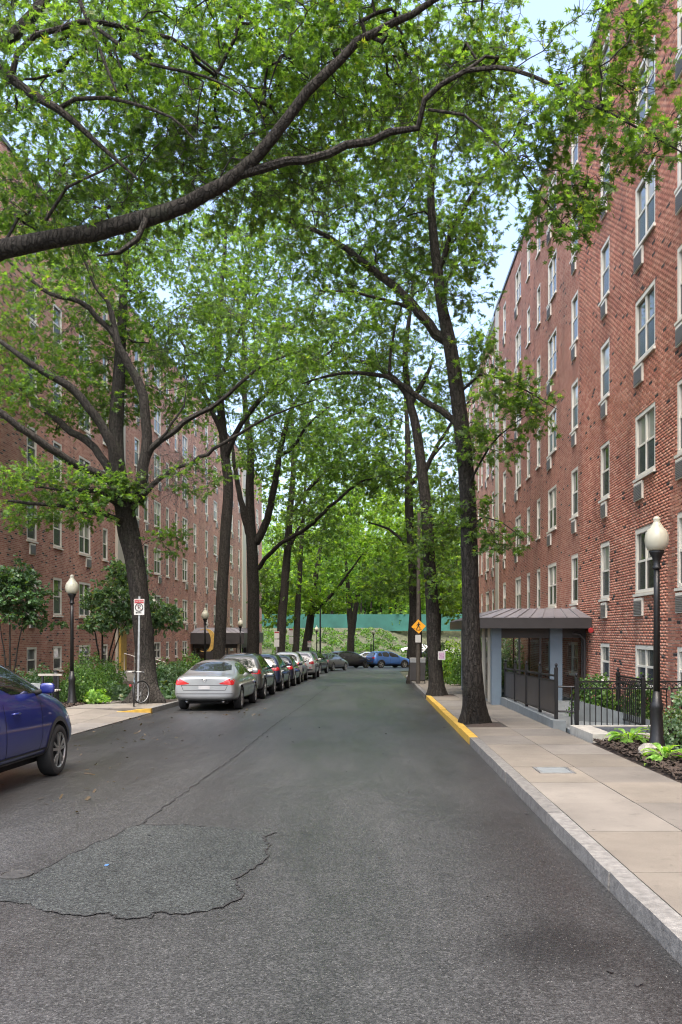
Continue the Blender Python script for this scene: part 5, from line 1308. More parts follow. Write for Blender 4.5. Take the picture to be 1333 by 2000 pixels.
# lighter far leaf: star of four triangles
STAR = np.array([(0, 0, 0), (.48, .3, .05), (0, .5, 0), (-.48, .3, .05), (.45, .72, .03), (0, 1, -.1), (-.45, .72, .03)], np.float32)
STAR_F = np.array([(0, 1, 2), (0, 2, 3), (2, 4, 5), (2, 5, 6)], np.int32)
def rot_frames(d, up, rng, tilt):
    """frames with y axis along d, z near up, jittered"""
    n = len(d); d = d / np.maximum(np.linalg.norm(d, axis=1, keepdims=True), 1e-6)
    u = up + rng.normal(0, tilt, (n, 3)); x = np.cross(d, u); x /= np.maximum(np.linalg.norm(x, axis=1, keepdims=True), 1e-6)
    z = np.cross(x, d); return x, d, z
def leaves(name, pos, dirs, size, mat, parent, rng, shape='oak', tilt=.5, up=None):
    T, TF = {'oak': (LEAF, LEAF_F), 'oval': (OVAL, OVAL_F), 'star': (STAR, STAR_F)}[shape]
    n = len(pos); x, y, z = rot_frames(dirs, np.array([[0, 0, 1.0]]) if up is None else up, rng, tilt)
    s = (size * rng.uniform(.6, 1.25, n))[:, None, None]
    V = pos[:, None, :] + s * (T[None, :, 0:1] * x[:, None, :] + T[None, :, 1:2] * y[:, None, :] + T[None, :, 2:3] * z[:, None, :])
    Fi = (np.arange(n)[:, None, None] * len(T) + TF[None]).reshape(-1, 3)
    return stuff(np_mesh(name, V.reshape(-1, 3), Fi, mat, parent))
def segs_mesh(name, A, B, ra, rb, mat, parent, sides=3):
    d = B - A; L = np.linalg.norm(d, axis=1, keepdims=True); d = d / np.maximum(L, 1e-6)
    h = np.where(np.abs(d[:, 2:3]) < .9, np.array([[0, 0, 1.0]]), np.array([[1.0, 0, 0]])); x = np.cross(d, h); x /= np.linalg.norm(x, axis=1, keepdims=True); y = np.cross(d, x)
    n = len(A); ang = np.arange(sides) * 2 * np.pi / sides
    c = np.cos(ang)[None, :, None] * x[:, None] + np.sin(ang)[None, :, None] * y[:, None]
    V = np.concatenate([A[:, None] + c * ra[:, None, None], B[:, None] + c * rb[:, None, None]], 1).reshape(-1, 3)
    k = np.arange(sides); q = np.stack([k, (k + 1) % sides, (k + 1) % sides + sides, k + sides], 1)
    return stuff(np_mesh(name, V, (np.arange(n)[:, None, None] * 2 * sides + q[None]).reshape(-1, 4), mat, parent, smooth=True))
def smooth_path(pts, rad, step):
    pts = [np.array(p, float) for p in pts]; out = []; ro = []
    for i in range(len(pts) - 1):
        p0 = pts[max(i - 1, 0)]; p1 = pts[i]; p2 = pts[i + 1]; p3 = pts[min(i + 2, len(pts) - 1)]
        n = max(1, int(np.linalg.norm(p2 - p1) / step))
        for k in range(n):
            t = k / n; out.append(.5 * ((2 * p1) + (p2 - p0) * t + (2 * p0 - 5 * p1 + 4 * p2 - p3) * t * t + (3 * p1 - p0 - 3 * p2 + p3) * t ** 3)); ro.append(rad[i] + (rad[i + 1] - rad[i]) * t)
    out.append(pts[-1]); ro.append(rad[-1]); return np.array(out), np.array(ro)
def trunk_tube(mb, pts, rad, n, flare=0.0, zb=0.0, seed=0, rough=.035):
    r = random.Random(seed); ph = [r.uniform(0, 6.28) for _ in range(6)]; i0 = len(mb.v); T = None; m = len(pts)
    for k in range(m):
        p = Vector(pts[k]); d = Vector(pts[min(k + 1, m - 1)]) - Vector(pts[max(k - 1, 0)]); d.normalize()
        if T is None: T = (Vector((1, 0, 0)) if abs(d.x) < .8 else Vector((0, 1, 0)))
        T = (T - d * T.dot(d)).normalized(); B = d.cross(T); h = p.z - zb
        for j in range(n):
            a = 2 * math.pi * j / n
            fl = 1 + flare * math.exp(-max(h, 0) / .30) * (.75 + .35 * math.sin(5 * a + ph[0]) + .2 * math.sin(3 * a + ph[1])) if flare else 1
            rg = 1 + rough * (math.sin(7 * a + ph[2] + h * 1.1) * .6 + math.sin(11 * a + ph[3] - h * 1.7) * .5 + math.sin(3 * a + ph[4] + h * 2.3) * .7)
            mb.v.append(tuple(p + (T * math.cos(a) + B * math.sin(a)) * (rad[k] * fl * rg)))
    for k in range(m - 1):
        for j in range(n):
            a = i0 + k * n + j; b = i0 + k * n + (j + 1) % n; mb.f.append((a, b, b + n, a + n))
    mb.f.append(tuple(i0 + (m - 1) * n + j for j in range(n)))
def tree(name, label, limbs, crown, leaf=.13, per=30, mat='oak_leaf', shape='oak', seed=1, flare=.9, clear=None, group='street trees', sides=14, spread=.42, base=None, subtw=5, step=.35, droop=.25, twigr=.0045):
    """limbs: list of (points, radii); first is the trunk. crown: list of (centre, radii, clusters)"""
    rng = np.random.default_rng(seed); b0 = np.array(limbs[0][0][0], float)
    zb = b0[2] if base is None else base
    t = thing(name, label, 'tree', tuple(b0), group)
    mb = MB(); nodes = []; nrad = []; npar = []; ndir = []
    for li, (pts, rad) in enumerate(limbs):
        if li == 0: pts = [(pts[0][0], pts[0][1], pts[0][2] - .18)] + list(pts); rad = [rad[0]] + list(rad)
        p, r = smooth_path(pts, rad, .22 if li == 0 else .28)
        if li: p[1:-1] += rng.normal(0, .02, p[1:-1].shape) * np.minimum(1, r[1:-1, None] / .05)
        trunk_tube(mb, p, r, sides if r[0] > .12 else 8, flare if li == 0 else 0, zb, seed + li, .035 if r[0] > .1 else .02)
        for k in range(len(p)):
            if li == 0 and p[k][2] - zb < 3.2: continue
            d = p[min(k + 1, len(p) - 1)] - p[max(k - 1, 0)]; d = d / np.linalg.norm(d)
            nodes.append(p[k]); nrad.append(r[k]); npar.append(-1); ndir.append(d)
    mb.build('trunk', M['bark'], t, True)
    tg = []; fl = []
    for (c, rd, k, *bare) in crown:
        c = np.array(c, float); rd = np.array(rd, float)
        q = rng.normal(0, 1, (int(k * 1.0), 3)); q /= np.linalg.norm(q, axis=1, keepdims=True); q *= rng.uniform(.15, 1, (len(q), 1)) ** .42
        tg.append(c + q * rd); fl.append(np.full(len(q), bool(bare)))
    tg = np.concatenate(tg); fl = np.concatenate(fl)
    ok = (tg[:, 0] < WALLR - .5) & (tg[:, 0] > WALLL + .4) & (tg[:, 2] > -SL * tg[:, 1] + 2.6)
    if clear is not None: ok &= clear(tg)
    tg = tg[ok]; fl = fl[ok]
    nl = len(nodes); cap_ = nl + len(tg) * 40
    NP = np.zeros((cap_, 3)); NP[:nl] = nodes; ND = np.zeros((cap_, 3)); ND[:nl] = ndir; NPa = np.full(cap_, -1); NR = np.zeros(cap_); NR[:nl] = nrad; cnt = nl
    d0 = np.array([np.min(np.sum((NP[:nl] - q) ** 2, 1)) for q in tg]); _o = np.argsort(d0); tg = tg[_o]; fl = fl[_o]
    ends = []; eb = []
    pen = np.zeros(cap_)
    for q, bare in zip(tg, fl):
        v = q - NP[:cnt]; dist = np.linalg.norm(v, axis=1); ca = np.sum(v * ND[:cnt], 1) / np.maximum(dist, 1e-6)
        cost = dist * (1.25 - .35 * ca) + pen[:cnt]
        i = int(np.argmin(cost)); p0 = NP[i]; L = dist[i]
        if L < .05: continue
        dr = ND[i] * .6 + v[i] / L * .8 + np.array([0, 0, .12]); dr /= np.linalg.norm(dr)
        c1 = p0 + dr * L * .45; c2 = q - np.array([rng.normal(0, .1), rng.normal(0, .1), -droop * .35]) * L * .35 - v[i] * .25
        m = max(2, int(L / step)); par = i; pp = p0
        for k in range(1, m + 1):
            s = k / m; x = (1 - s) ** 3 * p0 + 3 * (1 - s) ** 2 * s * c1 + 3 * (1 - s) * s * s * c2 + s ** 3 * q
            if k < m: x = x + rng.normal(0, .045, 3)
            if cnt >= cap_: break
            NP[cnt] = x; d = x - pp; ND[cnt] = d / max(np.linalg.norm(d), 1e-6); NPa[cnt] = par; par = cnt; pp = x; pen[cnt] = .1; cnt += 1
        ends.append(par); eb.append(bare)
    ends = np.array(ends); eb = np.array(eb)
    acc = np.zeros(cnt); isend = np.ones(cnt, bool)
    for k in range(cnt - 1, nl - 1, -1):
        if acc[k] == 0: acc[k] = twigr ** 2.3
        NR[k] = acc[k] ** (1 / 2.3)
        if NPa[k] >= nl: acc[NPa[k]] += acc[k]
    ch = np.arange(nl, cnt); pa = NPa[ch]
    ra = np.where(pa >= nl, NR[pa], np.minimum(NR[ch] * 1.25, np.maximum(NR[pa] * .8, .004))); rb = NR[ch]
    ra = np.minimum(ra, .12); rb = np.minimum(rb, .12); ra = np.minimum(ra, rb * 1.5)
    thick = rb > .016
    A = NP[pa]; B = NP[ch]
    if thick.any(): segs_mesh('branches', A[thick], B[thick] + (B[thick] - A[thick]) * .06, ra[thick], rb[thick], M['bark'], t, 6)
    # fine twigs and leaves
    E = NP[ends]; D = ND[ends]; ne = len(E)
    tw = rng.normal(0, 1, (ne, subtw, 3)) * np.array([1, 1, .55]) + D[:, None] * .7; tw[:, :, 2] -= droop * .5
    tw /= np.linalg.norm(tw, axis=2, keepdims=True); tl = rng.uniform(.45, 1.25, (ne, subtw, 1)) * spread * np.where(eb, 1.9, 1.0)[:, None, None]
    st_ = np.repeat(E[:, None], subtw, 1); en = st_ + tw * tl
    A2 = np.concatenate([A[~thick], st_.reshape(-1, 3)]); B2 = np.concatenate([B[~thick], en.reshape(-1, 3)])
    r1 = np.concatenate([ra[~thick], np.full(ne * subtw, twigr * .75)]); r2 = np.concatenate([rb[~thick], np.full(ne * subtw, twigr * .4)])
    segs_mesh('twigs', A2, B2, r1, r2, M['twig'], t, 3)
    nlv = max(1, per // subtw)
    s = rng.uniform(.25, 1.05, (ne, subtw, nlv, 1)) ** .7
    pos = (st_[:, :, None] + (en - st_)[:, :, None] * s)[~eb]
    ld = (tw[:, :, None] * .9 + rng.normal(0, .7, (ne, subtw, nlv, 3)))[~eb]; ld[..., 2] -= droop
    leaves('crown', pos.reshape(-1, 3), ld.reshape(-1, 3), leaf, M[mat], t, rng, shape, .55)
    STAT.append((name, ne, ne * subtw * nlv, len(A2)))
    return t
STAT = []
def PX(lst): return [tuple(P(*q)) for q in lst]
def CR(px, py, Y, rx, ry, rz, n, *bare): return (tuple(P(px, py, Y)), (rx, ry, rz), n) + bare

# near oak on the left, trunk just outside the picture
zt = gz(12.5) + .1
tree('pin_oak', 'nearby oak whose thick dark limb arches across the top of the picture', [
    ([(-7.4, 12.5, zt), (-7.4, 12.5, 3), (-7.3, 12.5, 5.4), (-7.2, 12.4, 7.5), (-7.0, 12.3, 10), (-6.6, 12.2, 13), (-6.4, 12.4, 16)], [.36, .33, .33, .27, .22, .16, .06]),
    ([(-7.3, 12.5, 5.2)] + PX([(-60, 515, 12.6), (0, 492, 12.5), (140, 462, 12.5), (280, 430, 12.5), (400, 380, 12.4), (470, 340, 12.3), (530, 272, 12.2), (570, 210, 12.1), (640, 140, 12.0), (700, 88, 12), (770, 42, 12), (850, 0, 12.1), (960, -70, 12.2), (1080, -130, 12.2)]), [0.178, 0.148, 0.141, 0.122, 0.122, 0.104, 0.095, 0.081, 0.074, 0.067, 0.059, 0.050, 0.041, 0.030, 0.011]),
    (PX([(470, 340, 12.3), (560, 316, 12.2), (640, 295, 12.1), (760, 262, 12), (815, 245, 11.9), (830, 200, 11.8), (860, 165, 11.7), (910, 137, 11.6), (970, 128, 11.5), (1040, 148, 11.3), (1130, 190, 11.2), (1230, 240, 11.1), (1333, 300, 11.0), (1400, 350, 11)]), [0.074, 0.063, 0.059, 0.052, 0.047, 0.041, 0.037, 0.034, 0.031, 0.027, 0.022, 0.016, 0.010, 0.006]),
    (PX([(837, 214, 11.8), (907, 225, 11.7), (967, 280, 11.6), (1027, 345, 11.5), (1097, 432, 11.4), (1147, 468, 11.3)]), [0.022, 0.019, 0.015, 0.012, 0.009, 0.004]),
    ([(-7.1, 12.35, 8.6)] + PX([(-40, 115, 12.3), (0, 137, 12.2), (60, 180, 12.1), (115, 215, 12), (190, 275, 12), (270, 350, 12)]), [0.096, 0.081, 0.074, 0.065, 0.058, 0.037, 0.015]),
    (PX([(25, 142, 12.2), (38, 105, 12.2), (70, 72, 12.2), (120, 55, 12.2), (200, 44, 12.2), (290, 62, 12.3), (370, 95, 12.4), (420, 140, 12.4), (470, 165, 12.4)]), [0.044, 0.043, 0.041, 0.038, 0.037, 0.031, 0.025, 0.018, 0.007]),
    (PX([(180, 48, 12.2), (230, 85, 12.1), (290, 125, 12), (400, 148, 11.9), (470, 185, 11.8)]), [0.030, 0.027, 0.024, 0.019, 0.007]),
    (PX([(115, 212, 12), (150, 195, 11.9), (210, 190, 11.8), (300, 212, 11.7), (360, 250, 11.6), (385, 278, 11.6)]), [0.033, 0.030, 0.027, 0.021, 0.015, 0.006]),
    (PX([(0, 95, 12.6), (40, 55, 12.6), (85, 0, 12.7), (130, -70, 12.8)]), [0.089, 0.085, 0.078, 0.052]),
    (PX([(150, -20, 11.5), (180, 60, 11.5), (205, 120, 11.5), (228, 180, 11.5)]), [0.030, 0.027, 0.022, 0.015]),
    (PX([(285, 428, 12.4), (270, 465, 12.2), (235, 492, 12.1), (190, 500, 12)]), [0.044, 0.041, 0.033, 0.009]),
    (PX([(90, 430, 12.2), (130, 370, 12), (200, 335, 12), (260, 300, 12)]), [0.026, 0.022, 0.016, 0.006]),
    ([(-7.2, 12.5, 4.2), (-9, 13, 7), (-11, 13, 9)], [0.133, 0.096, 0.022]), ([(-7.2, 12.4, 6.8), (-7.6, 10, 9), (-7, 7, 10.5)], [0.118, 0.089, 0.022])],
    [CR(60, 110, 14.2, 1.8, 1.5, 1.2, 70), CR(330, 40, 14.4, 2.2, 1.6, 1.0, 80), CR(250, 300, 14.6, 2.2, 1.5, 1.2, 70), CR(560, 60, 14.4, 2, 1.5, .9, 60), CR(120, 240, 13.5, 2.6, 2.8, 2.1, 290), CR(420, 150, 13.7, 2.4, 2.6, 1.6, 290), CR(650, 130, 13.7, 2.0, 2.4, 1.5, 220), CR(820, 40, 13.3, 1.8, 2.2, 1.0, 120), CR(930, 170, 12.9, .8, 1.0, .6, 45), CR(1190, 110, 11.4, 1.0, .8, .75, 60), CR(1100, 230, 11.3, .6, .6, .4, 26),
     CR(1110, 395, 11.3, .45, .5, .45, 30), CR(1010, 320, 11.5, .5, .5, .35, 16), CR(1260, 260, 11.1, .6, .5, .45, 26), CR(450, 330, 13.7, 1.6, 1.6, .8, 60), CR(120, 420, 13.3, 1.4, 1.4, .6, 30), CR(170, 410, 13.3, 1.3, 1.0, .6, 60, 1), CR(480, 320, 13.3, 1.6, 1.0, .8, 60, 1), CR(780, 170, 12.9, 1.6, 1, .8, 40, 1)],
    leaf=.104, per=40, mat='oak_leaf', seed=3, base=zt, spread=.40)

# large oak with the sign and bicycle
b = G(287, 1372, .13)
tree('pin_oak', 'big spreading oak behind the no parking sign on the left pavement', [
    ([tuple(b)] + PX([(285, 1300, 26.6), (277, 1200, 26.6), (264, 1100, 26.6), (252, 1040, 26.6), (243, 985, 26.6), (228, 900, 26.7), (229, 800, 26.8), (233, 730, 26.9), (238, 640, 27), (245, 520, 27), (255, 380, 27), (262, 250, 27)]), [.34, .305, .29, .30, .34, .30, .24, .22, .19, .15, .10, .06, .02]),
    (PX([(268, 985, 26.5), (284, 890, 26.3), (287, 812, 26.2), (273, 753, 26.1), (242, 695, 26), (226, 656, 25.9), (211, 590, 25.8), (187, 560, 25.7), (150, 470, 25.5)]), [.20, .17, .15, .14, .125, .11, .07, .05, .02]),
    (PX([(228, 662, 25.9), (190, 620, 25.7), (156, 590, 25.5), (98, 574, 25.3), (47, 535, 25), (10, 505, 25)]), [.09, .085, .075, .06, .045, .02]),
    (PX([(240, 960, 26.4), (218, 874, 26), (187, 812, 25.7), (129, 750, 25.4), (78, 722, 25.2), (39, 695, 25), (-20, 655, 25)]), [.19, .15, .135, .12, .10, .085, .05]),
    (PX([(240, 975, 26.4), (207, 930, 26), (156, 912, 25.5), (109, 882, 25), (58, 847, 24.6), (0, 806, 24.2), (-60, 770, 24)]), [.16, .13, .125, .12, .11, .09, .05]),
    (PX([(236, 955, 26.8), (183, 874, 27), (129, 835, 27.3), (78, 793, 27.6), (20, 740, 28)]), [.15, .12, .11, .09, .03]),
    (PX([(272, 930, 26.5), (296, 874, 26.2), (331, 847, 26), (374, 816, 25.8), (429, 785, 25.6), (468, 750, 25.4), (530, 705, 25.2), (610, 680, 25)]), [.12, .10, .088, .076, .065, .052, .035, .012]),
    (PX([(312, 858, 26), (345, 815, 25.9), (358, 790, 25.9), (363, 768, 25.9)]), [.04, .035, .03, .015]),
    (PX([(258, 995, 26.4), (300, 945, 26), (340, 918, 25.7), (390, 894, 25.4), (468, 847, 25), (530, 812, 24.7), (620, 780, 24.5)]), [.10, .08, .07, .058, .045, .03, .01]),
    (PX([(238, 1015, 26.3), (200, 1003, 25.8), (156, 995, 25.3), (78, 984, 24.7), (15, 978, 24.2)]), [.10, .08, .07, .055, .03]),
    (PX([(232, 985, 26.3), (190, 962, 25.6), (130, 955, 25), (70, 952, 24.5)]), [.09, .07, .05, .02])],
    [CR(130, 610, 27.3, 3.2, 3.4, 2.2, 310), CR(330, 560, 27.7, 3.2, 3.2, 2.4, 230), CR(200, 420, 27.9, 3.6, 3.4, 2.2, 230), CR(420, 680, 27.1, 2.2, 2.4, 1.4, 120), CR(120, 760, 27.1, 2.4, 2.4, 1.3, 180), CR(300, 760, 28.3, 1.6, 1.6, 1.2, 55), CR(100, 945, 25.2, 2.0, 1.4, .6, 95), CR(230, 960, 26.0, 1.0, .9, .5, 48),
     CR(330, 1055, 26.5, .55, .5, .4, 16), CR(60, 1005, 24.8, .9, .6, .25, 22), CR(380, 930, 25.6, 1.1, .9, .5, 22), CR(560, 700, 25, 1.5, 1.6, 1.0, 60), CR(170, 1000, 25.3, .8, .6, .35, 22), CR(350, 925, 25.7, 1.3, .8, .7, 70, 1), CR(420, 640, 25.6, 2, 1.5, 1.5, 50, 1), CR(90, 600, 25.5, 1.6, 1.5, 1.2, 40, 1)],
    leaf=.128, per=40, mat='oak_leaf', seed=11, flare=1.0, base=b[2], spread=.46)

# first right oak
b = G(928, 1412, .13)
tree('pin_oak', 'leaning oak on the right pavement nearest the camera, before the portico', [
    ([tuple(b)] + PX([(924, 1330, 18.4), (920, 1200, 18.4), (915, 1000, 18.4), (907, 880, 18.4), (893, 760, 18.4), (876, 660, 18.4), (862, 590, 18.5), (856, 530, 18.6), (848, 470, 18.7), (842, 380, 18.8), (850, 280, 18.9), (870, 170, 19)]), [.25, .225, .188, .178, .17, .158, .145, .112, .115, .10, .08, .05, .02]),
    (PX([(878, 668, 18.4), (850, 648, 18.5), (820, 612, 18.6), (770, 560, 18.8), (720, 520, 19), (680, 490, 19.2), (640, 462, 19.4), (560, 430, 19.6), (480, 400, 19.8)]), [.12, .115, .105, .09, .08, .07, .055, .035, .012]),
    (PX([(905, 840, 18.4), (880, 815, 18.4), (835, 785, 18.5), (790, 755, 18.6), (755, 735, 18.7), (700, 728, 18.8), (640, 735, 18.9), (590, 750, 19)]), [.085, .078, .07, .06, .052, .042, .03, .012]),
    (PX([(800, 602, 18.7), (750, 585, 18.6), (690, 570, 18.5), (625, 568, 18.4)]), [.045, .04, .03, .015]),
    (PX([(856, 530, 18.6), (875, 480, 18.5), (900, 420, 18.4), (950, 340, 18.2), (1010, 280, 18)]), [.06, .055, .045, .03, .012]),
    (PX([(895, 770, 18.4), (940, 730, 18), (990, 745, 17.6), (1040, 770, 17.3), (1090, 800, 17.2)]), [.035, .03, .022, .016, .008]),
    (PX([(912, 960, 18.4), (940, 900, 18), (975, 850, 17.7), (1030, 810, 17.5)]), [.028, .024, .018, .008]),
    (PX([(916, 1030, 18.4), (945, 1010, 18.1), (980, 1020, 17.9), (1020, 1050, 17.8)]), [.022, .018, .014, .006]),
    (PX([(760, 736, 18.7), (765, 680, 18.8), (775, 630, 18.9), (800, 560, 19)]), [.035, .03, .024, .01])],
    [CR(850, 360, 18.8, 2.1, 2.4, 1.8, 180), CR(700, 430, 19.4, 2.4, 2.4, 1.4, 170), CR(560, 420, 19.6, 1.8, 2, 1.2, 95), CR(905, 520, 18.3, .6, 1.0, 1.0, 40), CR(920, 190, 18.4, .9, 1.6, 1.0, 40), CR(770, 180, 19.2, 2.4, 2.2, 1.4, 165), CR(680, 650, 18.8, 1.7, 1.6, .9, 70),
     CR(1000, 760, 17.6, .65, .6, .3, 24), CR(1050, 800, 17.4, .5, .4, .28, 14), CR(985, 1050, 17.9, .4, .4, .35, 14), CR(980, 860, 17.7, .4, .5, .4, 12), CR(925, 690, 18.2, .4, .5, .5, 14), CR(700, 480, 19, 2, 1.5, 1, 60, 1), CR(930, 1010, 18.2, .3, .3, .4, 10), CR(930, 880, 18.1, .3, .4, .4, 12)],
    leaf=.115, per=42, mat='oak_leaf', seed=21, base=b[2], flare=.6, spread=.42)

def simple_tree(label, px, Y, path, r0, crowns, seed, leaf=.155, per=38, mat='oak_leaf', limbs=(), shape='oak', name='street_oak', spread=.55, gx=None, fork=None):
    x = (px - VPX) / F * Y; b = (x, Y, gz(Y) + .12)
    pts = [b] + PX([(a, c, Y) for a, c in path]); n = len(pts)
    rad = [r0 * (1 - .85 * (k / (n - 1)) ** 1.4) for k in range(n)]
    tree(name, label, [(pts, rad)] + [(PX(l), r) for l, r in limbs], crowns, leaf, per, mat, shape, seed, .7, base=b[2], sides=12, spread=spread, step=.5, twigr=.006)
simple_tree('straight trunk oak behind the gunmetal SUV, second on the left', 424, 38, [(430, 1250), (437, 1100), (446, 960), (440, 890), (432, 800), (426, 700), (430, 600), (440, 480), (445, 380)], .28,
    [CR(430, 640, 38, 4.2, 4, 4, 230), CR(560, 560, 37, 3.4, 3.4, 3, 190), CR(400, 460, 38, 4, 4, 3, 220), CR(560, 330, 37, 3.6, 3.5, 2.5, 120), CR(520, 760, 37.5, 2.5, 2.5, 1.6, 100), CR(380, 760, 38, 2.2, 2.2, 1.6, 70)], 31,
    limbs=[([(440, 900, 38), (460, 850, 37.5), (500, 790, 37), (560, 740, 36.5), (640, 690, 36), (700, 640, 36)], [.13, .12, .10, .08, .05, .02]), ([(436, 850, 38), (405, 780, 38), (370, 700, 38.5), (330, 620, 39)], [.12, .1, .07, .02]), ([(430, 740, 38), (470, 640, 37.5), (520, 540, 37)], [.1, .08, .02])])
simple_tree('forked oak left of the street, its stems spreading like a fan', 492, 47, [(496, 1200), (492, 1060), (490, 1020), (488, 960), (490, 880), (480, 800), (475, 700), (480, 600)], .35,
    [CR(500, 780, 47, 4.6, 4, 4, 210), CR(640, 760, 46, 3.6, 3.6, 2.8, 240), CR(560, 880, 46.5, 3, 3, 1.8, 120), CR(620, 990, 45, 2.2, 2, .9, 45), CR(500, 640, 47, 4.4, 4, 3, 130)], 41,
    limbs=[([(488, 1045, 47), (472, 985, 47), (462, 930, 47), (452, 850, 47)], [.2, .16, .13, .04]), ([(500, 1060, 47), (522, 1015, 46.8), (540, 930, 46.5), (552, 860, 46.3), (575, 790, 46), (620, 730, 45.5)], [.24, .2, .17, .14, .1, .03]),
           ([(505, 1110, 47), (540, 1068, 46), (595, 1035, 45), (650, 985, 44), (700, 945, 43.5), (760, 925, 43)], [.13, .11, .1, .08, .06, .02]), ([(548, 890, 46.4), (575, 870, 46), (600, 830, 45.5), (650, 790, 45)], [.11, .1, .07, .02])])
simple_tree('oak with slim upright trunk above the light silver cars', 546, 60, [(552, 1200), (560, 1100), (567, 1000), (574, 900), (570, 800), (575, 720)], .34,
    [CR(580, 900, 60, 4.5, 4, 4.5, 190), CR(670, 880, 59, 4.2, 4, 3.6, 180), CR(600, 1040, 59.5, 3, 3, 1.6, 75), CR(535, 1150, 61, 1.6, 1.8, 1.8, 50)], 51, shape='star', leaf=.19,
    limbs=[([(566, 1010, 60), (600, 960, 59), (660, 900, 58), (720, 850, 57)], [.16, .13, .09, .03]), ([(562, 1080, 60), (590, 1020, 59.5), (620, 980, 59)], [.12, .09, .03])])
simple_tree('slender oak behind the fourth left trunk', 576, 71, [(580, 1230), (584, 1150), (590, 1050), (596, 960), (600, 880)], .3,
    [CR(600, 980, 71, 4.5, 4, 4.5, 140), CR(690, 960, 70, 4.2, 4, 3.6, 150), CR(560, 1120, 71, 3, 3, 2, 70), CR(545, 1200, 72, 1.8, 2, 1.4, 40)], 61, shape='star', leaf=.21, mat='maple_leaf')
simple_tree('far oak leaning over the end of the left parked row', 592, 80, [(604, 1230), (612, 1170), (618, 1120), (628, 1060), (640, 1000)], .42,
    [CR(640, 1060, 80, 5, 4, 4, 150), CR(730, 1020, 79, 5, 4, 4, 170), CR(590, 1170, 80, 2.5, 2.5, 1.6, 60), CR(650, 1165, 79, 2.5, 2, 1.2, 45), CR(760, 1150, 79, 3, 2, 1.4, 60)], 71, shape='star', leaf=.23, mat='maple_leaf',
    limbs=[([(608, 1200, 80), (640, 1170, 79.5), (670, 1135, 79), (710, 1080, 78)], [.2, .17, .13, .05])])
simple_tree('two stemmed tree standing in the planted island at the bend', 684, 91, [(686, 1240), (682, 1180), (678, 1120), (670, 1040)], .42,
    [CR(690, 1100, 91, 5.5, 4, 4.0, 210), CR(700, 1000, 91, 5.5, 4, 4, 150)], 81, shape='star', leaf=.24, mat='wood_leaf', limbs=[([(687, 1240, 91), (695, 1190, 91), (703, 1140, 91), (720, 1060, 91)], [.32, .28, .24, .06])])
simple_tree('second right oak, with the white flyer on its trunk', 853, 30.2, [(848, 1250), (842, 1150), (835, 1020), (826, 930), (812, 830), (800, 780), (792, 700), (800, 620), (810, 520)], .255,
    [CR(800, 660, 30.5, 3.2, 3, 3, 170), CR(690, 700, 30.5, 2.6, 2.6, 1.6, 160), CR(900, 800, 30, 1.6, 2, 2, 80), CR(790, 470, 30.5, 3, 3, 2.4, 160), CR(870, 1010, 29.8, .9, .9, .8, 34), CR(868, 1140, 29.8, .6, .6, .8, 24), CR(835, 1060, 30, .7, .7, .8, 20)], 91, leaf=.14, shape='oak', per=38,
    limbs=[([(826, 930, 30.2), (850, 880, 30), (880, 830, 29.8), (920, 780, 29.6)], [.09, .07, .05, .02]), ([(800, 780, 30.2), (770, 740, 30.4), (720, 710, 30.6), (650, 690, 30.8)], [.12, .1, .07, .02]), ([(803, 790, 30.2), (830, 740, 30), (850, 690, 30)], [.1, .08, .03])])
simple_tree('third right oak beside the timber pole and bins', 812, 44, [(812, 1200), (808, 1100), (800, 1000), (798, 900), (795, 820), (790, 740)], .33,
    [CR(800, 880, 44, 3.6, 3.5, 3.6, 170), CR(710, 880, 44, 3, 3, 2, 150), CR(840, 1060, 43.5, 1.8, 2, 1.8, 80), CR(770, 1130, 44.5, 2, 2, 1.0, 55), CR(860, 960, 43.5, 1.4, 1.6, 1.6, 45)], 101, leaf=.2,
    limbs=[([(806, 1090, 44), (770, 1040, 44), (720, 1020, 44)], [.09, .07, .03]), ([(800, 950, 44), (840, 900, 44), (880, 850, 43.5)], [.12, .09, .03])])
simple_tree('bright leafed tree beyond the right portico', 852, 60, [(856, 1220), (862, 1120), (866, 1020), (860, 930)], .26,
    [CR(850, 1080, 60, 3.6, 3.6, 3.2, 190), CR(880, 1150, 58, 2.6, 2.6, 2, 100), CR(800, 1000, 60, 4, 3.6, 3, 130)], 111, shape='star', leaf=.2, mat='maple_leaf', name='maple_tree')
simple_tree('bright green tree at the far right corner of the bend', 800, 86, [(803, 1220), (806, 1150), (805, 1060)], .3,
    [CR(790, 1120, 86, 5, 4, 3.4, 170), CR(840, 1060, 86, 6, 4, 5, 170)], 121, shape='star', leaf=.25, mat='maple_leaf', name='maple_tree')
